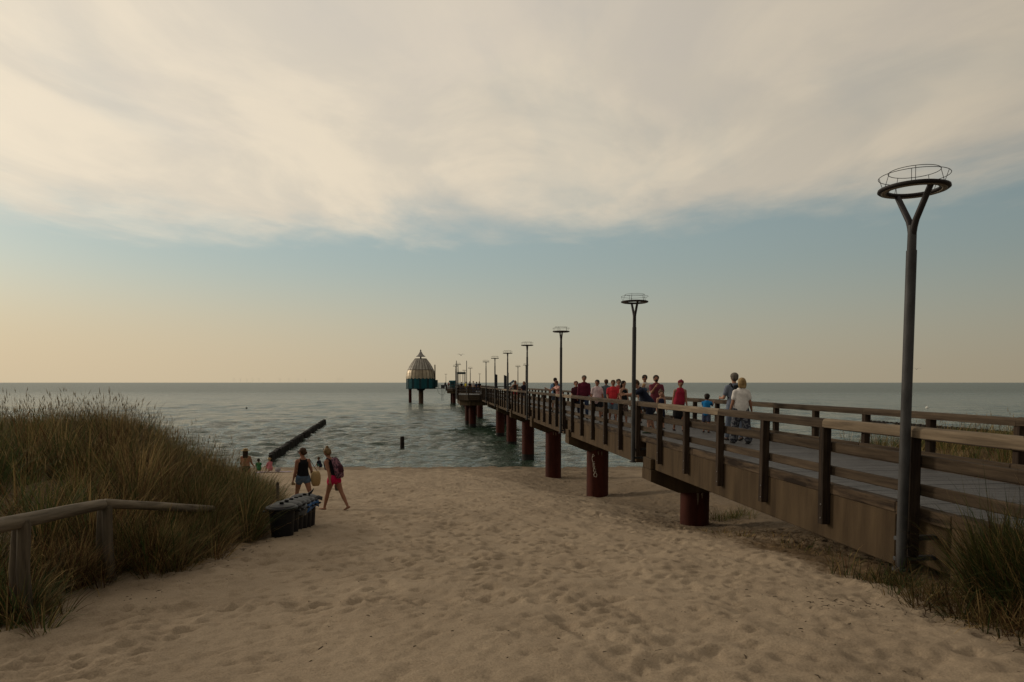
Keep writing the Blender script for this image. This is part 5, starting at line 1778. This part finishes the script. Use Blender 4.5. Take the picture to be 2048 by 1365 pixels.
# the couple seen from behind
J = person("person in grey blue shirt and jeans walking away with black backpack straps", *deck(1467, 19.2), 1.84, 8, "m", legs=((8, 4), (-10, 8)), arms=((10, 14, 78), (4, 8, 20)), arm_in=(18, 0),
           top=("shirt", (.17, .19, .24)), bottom=("trousers", (.15, .18, .24)), hair=("short", hair_grey), skin=skin_b, shoes=(.05, .04, .035), wide=1.05, vox=.014, group=GRP)
backpack(J, "small black backpack on the back of the person in grey blue shirt", cloth((.015, .015, .017)), .11, .38, .09, .46)
person("person with blond bob in white t-shirt and floral trousers, seen from behind", *deck(1482, 18.2), 1.70, 2, "f", legs=((9, 4), (-9, 8)), legabd=(5, 5), arms=((-4, 14, 12), (-4, 14, 12)),
       top=("tee", (.72, .68, .64)), bottom=("wide", floral("floral_fabric", (.014, .015, .026), (.11, .115, .13), 18)), hair=("bob", hair_blond), skin=skin_a, shoes=(.03, .03, .03), wide=1.14, vox=.014, group=GRP)
person("small child in bright blue t-shirt leaning on the far railing", *deck(1413, 22.2), 1.20, -25, "m", lean=10, arms=((55, 5, 50), (60, 5, 60)), top=("tee", (.012, .17, .42)), bottom=("shorts", (.07, .08, .13)),
       hair=("short", hair_dark), skin=skin_a, shoes=(.02, .02, .02), vox=.014, group=GRP)
person("person in sleeveless red blouse, dark skirt and headscarf walking towards the camera", *deck(1358, 22.9), 1.67, 176, "f", legs=((12, 4), (-10, 10)), side_lean=-4, arms=((6, 6, 12), (-8, 10, 10)),
       top=("sleeveless", (.30, .022, .045)), bottom=("skirt", (.014, .014, .018)), hair=("short", hair_red), skin=skin_a, shoes=(.03, .02, .02), wide=1.1, vox=.015, extra=("headscarf", "necklace"), group=GRP)
J = person("tall person in maroon t-shirt holding a hand to the mouth", *deck(1312, 25.0), 1.84, 186, "m", legs=((8, 4), (-6, 6)), head=(-6, 8), arms=((4, 10, 14), (38, 4, 118)), arm_in=(0, 30),
       top=("tee", (.155, .035, .05)), bottom=("shorts", (.06, .06, .08)), hair=("short", hair_dark), skin=skin_a, wide=1.12, vox=.015, extra=("beard",), group=GRP)
person("blond small child in dark top in front of the person in maroon", *deck(1322, 24.2), 1.28, 182, "f", arms=(ARM, ARM), top=("tank", (.02, .022, .05)), bottom=("skirt", (.02, .02, .04)), hair=("bun", hair_brown), skin=skin_b, vox=.014, group=GRP)
person("person with sunglasses and dark hair raising one hand behind the crowd", *deck(1289, 27.5), 1.87, 178, "m", arms=((58, 12, 100), (10, 8, 20)), arm_in=(-8, 0), top=("tee", (.5, .47, .44)), bottom=("shorts", (.08, .09, .12)),
       hair=("short", hair_dark), skin=skin_a, extra=("sunglasses",), group=GRP)
xx, yy, zz_ = deck(1288, 26.9)
person("little blond child carried on an arm, in a blue top", xx, yy, zz_ + 0.80, 0.86, 200, "f", legs=((70, 60), (70, 60)), arms=((40, 10, 40), (30, 10, 40)), top=("tee", (.05, .09, .14)), bottom=("shorts", (.04, .05, .08)), hair=("bob", hair_blond), skin=skin_b, vox=.013, group=GRP)
# the man leaning on the railing
xx, yy, zz_ = deck(1291, 21.9)
px_l = pier_xy(pier_s(xx, yy), DL + 0.62)
person("dark haired person in navy leaning on the railing by the second lamp post", px_l[0], px_l[1], DECK + .002, 1.80, 92, "m", lean=38, legs=((4, 4), (-10, 6)), arms=((66, 6, 24), (66, 6, 24)), head=(16, -10),
       top=("shirt", (.018, .022, .04)), bottom=("shorts", (.016, .018, .03)), hair=("short", hair_brown), skin=skin_b, shoes=(.05, .07, .04), wide=1.08, vox=.015, group=GRP)
person("person with long dark hair in black top and plaid shorts, back half turned", *deck(1247, 26.0), 1.64, 215, "f", arms=((0, 10, 14), (4, 8, 20)), top=("tank", (.014, .014, .016)), bottom=("shorts", checked("plaid_fabric", (.14, .09, .07), (.05, .035, .03), 14)),
       hair=("long", hair_dark), skin=skin_b, group=GRP)
person("person in bright red t-shirt and blue shorts among the crowd", *deck(1226, 27.6), 1.68, 172, "m", legs=((10, 4), (-6, 8)), arms=((14, 8, 50), (10, 8, 40)), arm_in=(20, 20), top=("tee", (.52, .035, .045)), bottom=("shorts", (.12, .16, .20)),
       hair=("short", hair_brown), skin=skin_a, wide=1.16, group=GRP)
person("dark haired person looking over the shoulder of the one in bright red", *deck(1237, 29.5), 1.72, 178, "f", top=("sleeveless", (.30, .06, .06)), bottom=("trousers", (.05, .06, .09)), hair=("curly", hair_dark), skin=skin_b, group=GRP)
person("person in grey t-shirt seen from behind, walking out to sea", *deck(1212, 33.0), 1.76, 4, "m", legs=WALK, top=("tee", (.10, .12, .14)), bottom=("shorts", (.04, .05, .06)), hair=("short", hair_brown), skin=skin_a, group=GRP)
person("person in pale pink t-shirt and black shorts walking towards the camera", *deck(1194, 28.2), 1.70, 180, "f", legs=((14, 4), (-12, 12)), head=(0, 25), arms=((2, 12, 14), (-4, 12, 14)), top=("tee", (.60, .47, .48)), bottom=("shorts", (.012, .012, .016)),
       hair=("short", hair_dark), skin=skin_a, wide=1.12, group=GRP)
person("tall person in dark red shirt and jeans, grey haired", *deck(1168, 30.5), 1.89, 174, "m", legs=((10, 4), (-8, 8)), top=("long", (.095, .014, .028)), bottom=("trousers", (.03, .045, .09)), hair=("short", hair_grey), skin=skin_a, wide=1.1, group=GRP)
person("person with curly dark hair in dark maroon top beside the tall one", *deck(1152, 31.0), 1.64, 184, "f", legs=((8, 4), (-10, 10)), top=("tee", (.055, .014, .022)), bottom=("trousers", (.03, .032, .05)), hair=("curly", hair_red), skin=skin_b, group=GRP)
J = person("person in light blue shirt with dark backpack near the third lamp post", *deck(1110.5, 38.0), 1.83, 10, "m", lean=4, top=("shirt", (.16, .28, .45)), bottom=("shorts", (.06, .07, .09)), hair=("short", hair_dark), skin=skin_a, group=GRP)
backpack(J, "dark backpack on the person in light blue shirt", cloth((.014, .014, .016)))
person("person in checked pink shirt bending by the third lamp post", *deck(1120, 36.3), 1.72, 120, "f", lean=24, arms=((60, 20, 50), (55, 25, 60)), top=("tee", checked("checked_fabric", (.62, .45, .38), (.45, .09, .08), 22)), bottom=("trousers", (.09, .10, .14)), hair=("short", hair_red), skin=skin_b, wide=1.1, group=GRP)
person("person with dark hair in red skirt stretching out an arm by the railing", *deck(1030.5, 58.0), 1.74, 175, "f", arms=((10, 8, 14), (30, 42, 10)), top=("tank", (.03, .02, .02)), bottom=("skirt", (.26, .03, .035)), hair=("long", hair_dark), skin=skin_a, far=True, vox=.022, group=GRP)
person("person with reddish hair in dark top beside the fourth lamp post", *deck(1048, 52.0), 1.66, 178, "f", top=("tee", (.02, .016, .025)), bottom=("trousers", (.07, .07, .10)), hair=("long", hair_red), skin=skin_a, far=True, vox=.022, group=GRP)
# people further out
YEL, BLK, GRY, DBL = (.62, .50, .03), (.014, .014, .016), (.42, .38, .35), (.03, .04, .08)
for (px, Y, h, fc, c, hm, lab) in (
        (932, 108, 1.70, 150, YEL, hair_dark, "person in yellow shirt on the half-way platform"),
        (939.5, 106, 1.74, 200, BLK, hair_dark, "person in black to the right of the yellow shirt on the half-way platform"),
        (946.5, 100, 1.78, 160, GRY, hair_grey, "person in light grey shirt on the half-way platform"),
        (953, 101, 1.68, 30, DBL, hair_dark, "person in dark blue behind the one in light grey on the platform"),
        (958.7, 99, 1.72, 175, BLK, hair_brown, "person in black at the right end of the far crowd"),
        (923, 112, 1.66, 40, BLK, hair_brown, "person in black to the left of the yellow shirt on the half-way platform"),
        (890.3, 203, 1.75, 30, BLK, hair_dark, "distant person in black at the left corner of the end platform"),
        (897.5, 203, 1.70, 200, (.35, .06, .05), hair_brown, "distant person in red beside the teal kiosk")):
    person(lab, *deck(px, Y), h, fc, "m", top=("tee", c), bottom=("trousers", (.05, .055, .08)), hair=("short", hm), skin=skin_a, far=True, vox=.035, group="people far out on the pier")

# --- on the beach
J1 = person("person in black tank top and denim shorts walking on the sand behind the bins", *sandp(606, 20.1), 1.79, 40, "f", legs=((17, 3), (-17, 8)), legabd=(5, 6), arms=((4, 10, 8), (-6, 16, 24)), head=(6, -30),
            top=("tank", (.012, .012, .014)), bottom=("hotpants", (.085, .13, .19)), hair=("lowbun", hair_brown), skin=skin_a, shoes=None, vox=.0135, extra=("sunglasses",))
k = J1["k"]
sh, e, w, df = J1["arms"][1]
g = Geo(); c0 = e + Vector((.10, -.06, -.24)) * k
g.tube([c0 + Vector((0, 0, -.15)), c0, c0 + Vector((0, 0, .14))], [(.13, .09), (.15, .11), (.135, .10)], 14)
t, c = worn("woven_bag", J1, g, straw_m, "round tan woven bag on the shoulder of the person in denim shorts", "bag")
cen = c.copy()
part_of(t, c, "basket", g, straw_m)
g = Geo(); g.tube([c0 + Vector((-.10, .02, .13)), sh + Vector((.02, .05, .02)), sh + Vector((.02, -.03, .055)), c0 + Vector((.08, -.04, .13))], [.010] * 4, 6)
part_of(t, cen, "strap", g, cloth((.10, .06, .035)))
w1 = J1["arms"][0][2]
g = Geo()
for q in (0, 1):
    g.tube([w1 + Vector((-.05 + .05 * q, .0, -.10)), w1 + Vector((.05 + .05 * q, .12, -.15))], [(.04, .012), (.035, .01)], 8, (0, 0, 1))
t, c = worn("sandals", J1, g, straw_m, "pair of pale sandals held by the person in denim shorts", "sandals")
part_of(t, c, "sandal", g, cloth((.42, .34, .20)))
J2 = person("person in black tank top and bright red shorts walking with a slight stoop", *sandp(668, 19.3), 1.78, 66, "f", lean=17, legs=((18, 2), (-22, 6)), legabd=(2, 2), arms=((-22, 6, 8), (-6, 10, 20)), head=(14, 6),
            top=("tank", (.012, .012, .014)), bottom=("hotpants", (.50, .014, .075)), hair=("bun", mat("dark_blond_hair", (.11, .068, .03), (.2, .135, .065), .55, 20, (1, 1, .2), .4)), skin=skin_a, shoes=None, vox=.0135, extra=("sunglasses_up",))
backpack(J2, "dark pink patterned backpack on the person in red shorts", floral("patterned_fabric", (.035, .014, .025), (.20, .085, .11), 22), .15, .46, .16, .44, cloth((.06, .02, .03)))
w1 = J2["arms"][1][2]
g = Geo(); g.tube([w1 + Vector((.02, -.02, -.03)), w1 + Vector((.03, -.04, -.18)), w1 + Vector((.02, -.05, -.30))], [(.03, .03), (.11, .05), (.09, .045)], 10)
t, c = worn("cloth_bag", J2, g, None, "grey cloth pouch hanging from the hand of the person in red shorts", "pouch")
part_of(t, c, "pouch", g, cloth((.16, .13, .10)))

SIT = ((124, 114), (119, 108))
person("person in straw sun hat standing beyond the dune edge, bare backed", *sandp(492, 29.8), 1.76, 10, "f", wide=1.12, legs=((6, 4), (-6, 6)), arms=((24, 10, 30), (24, 10, 30)), top=(None, None), bottom=("briefs", (.02, .02, .02)), hair=("long", hair_dark), skin=skin_a, shoes=None, extra=("sun_hat", "hatband", "bikini"), vox=.018)
person("child in green top and cap sitting on the beach near the water", *sandp(518, 45.5), 1.36, 30, "m", lean=22, legs=SIT, arms=((50, 8, 40), (50, 8, 40)), top=("tee", (.018, .13, .045)), bottom=("shorts", (.03, .10, .08)), hair=("short", hair_dark), skin=skin_b, shoes=None, far=True, extra=("cap_black",), vox=.018)
person("person in pink dress and sun hat sitting on a towel by the groyne", *sandp(540.5, 45.2), 1.50, 50, "f", lean=10, legs=SIT, arms=((34, 8, 40), (30, 8, 40)), top=("tee", (.50, .17, .19)), bottom=("shorts", (.50, .17, .19)), hair=("short", hair_blond), skin=skin_b, shoes=None, far=True, extra=("sun_hat",), vox=.018)
xt, yt, zt2 = sandp(548, 44.4)
towel_m = checked("towel_fabric", (.42, .33, .36), (.24, .20, .30), 5)
V, Fc = [], []
for i in range(9):
    for j in range(5):
        x, y = -1.1 + 2.2 * i / 8, -.55 + 1.1 * j / 4
        V.append((x, y, surf(xt + x, yt + y) - zt2 + .025 + random.uniform(0, .03)))
for i in range(8):
    for j in range(4): Fc.append((i * 5 + j, (i + 1) * 5 + j, (i + 1) * 5 + j + 1, i * 5 + j + 1))
tw_ = obj("beach_towel", mesh_from("beach_towel", V, Fc, towel_m, True), None, (xt, yt, zt2)); tag(tw_, "pink and mauve towel spread on the sand by the groyne", "towel")
xt, yt, zt2 = sandp(555, 44.3)
t = thing("beach_bag", "small rounded pale bag lying on the beach towel", "bag", (xt, yt, zt2 + .05))
g = Geo(); g.ball((0, 0, .13), (.2, .15, .14), 12, 8); obj("body", g.mesh("body", cloth((.35, .34, .33))), t)
g = Geo(); g.tube([(-.12, 0, .2), (0, 0, .34), (.12, 0, .2)], [.014] * 3, 6); obj("handle", g.mesh("handle", cloth((.05, .05, .05))), t)
person("child in dark top crouching at the water's edge behind the walkers", *sandp(641, 47.5), 1.25, 60, "m", lean=26, legs=((112, 138), (100, 128)), arms=((20, 12, 6), (24, 8, 10)), top=("tee", (.014, .016, .03)), bottom=("shorts", (.03, .12, .09)), hair=("short", hair_brown), skin=skin_b, shoes=None, far=True, vox=.018)
person("child in blue top and red cap at the water's edge right of the pier", *sandp(1688, 45.5), 1.25, 20, "m", top=("tee", (.03, .05, .24)), bottom=("shorts", (.05, .06, .15)), hair=("short", hair_brown), skin=skin_b, shoes=None, far=True, extra=("cap_red",), vox=.02)
person("dark haired child at the water's edge right of the pier, left of the blue one", *sandp(1665, 46.5), 1.15, 0, "m", top=("tee", (.05, .03, .03)), bottom=("shorts", (.04, .04, .06)), hair=("short", hair_dark), skin=skin_b, shoes=None, far=True, vox=.02)

# turn the joined tubes into one continuous skin per body and garment
for (o, vox, sm) in JOBS:
    md = o.modifiers.new("remesh", "REMESH"); md.mode = "VOXEL"; md.voxel_size = vox; md.use_smooth_shade = True
    s2 = o.modifiers.new("smooth", "SMOOTH"); s2.factor = 0.5; s2.iterations = sm
dg = bpy.context.evaluated_depsgraph_get()
dg.update()
new = []
for (o, vox, sm) in JOBS:
    me = bpy.data.meshes.new_from_object(o.evaluated_get(dg), depsgraph=dg)
    new.append((o, me))
for (o, me) in new:
    old = o.data
    mts = list(old.materials)
    o.modifiers.clear(); o.data = me
    me.materials.clear()
    for m in mts: me.materials.append(m)
    bpy.data.meshes.remove(old)
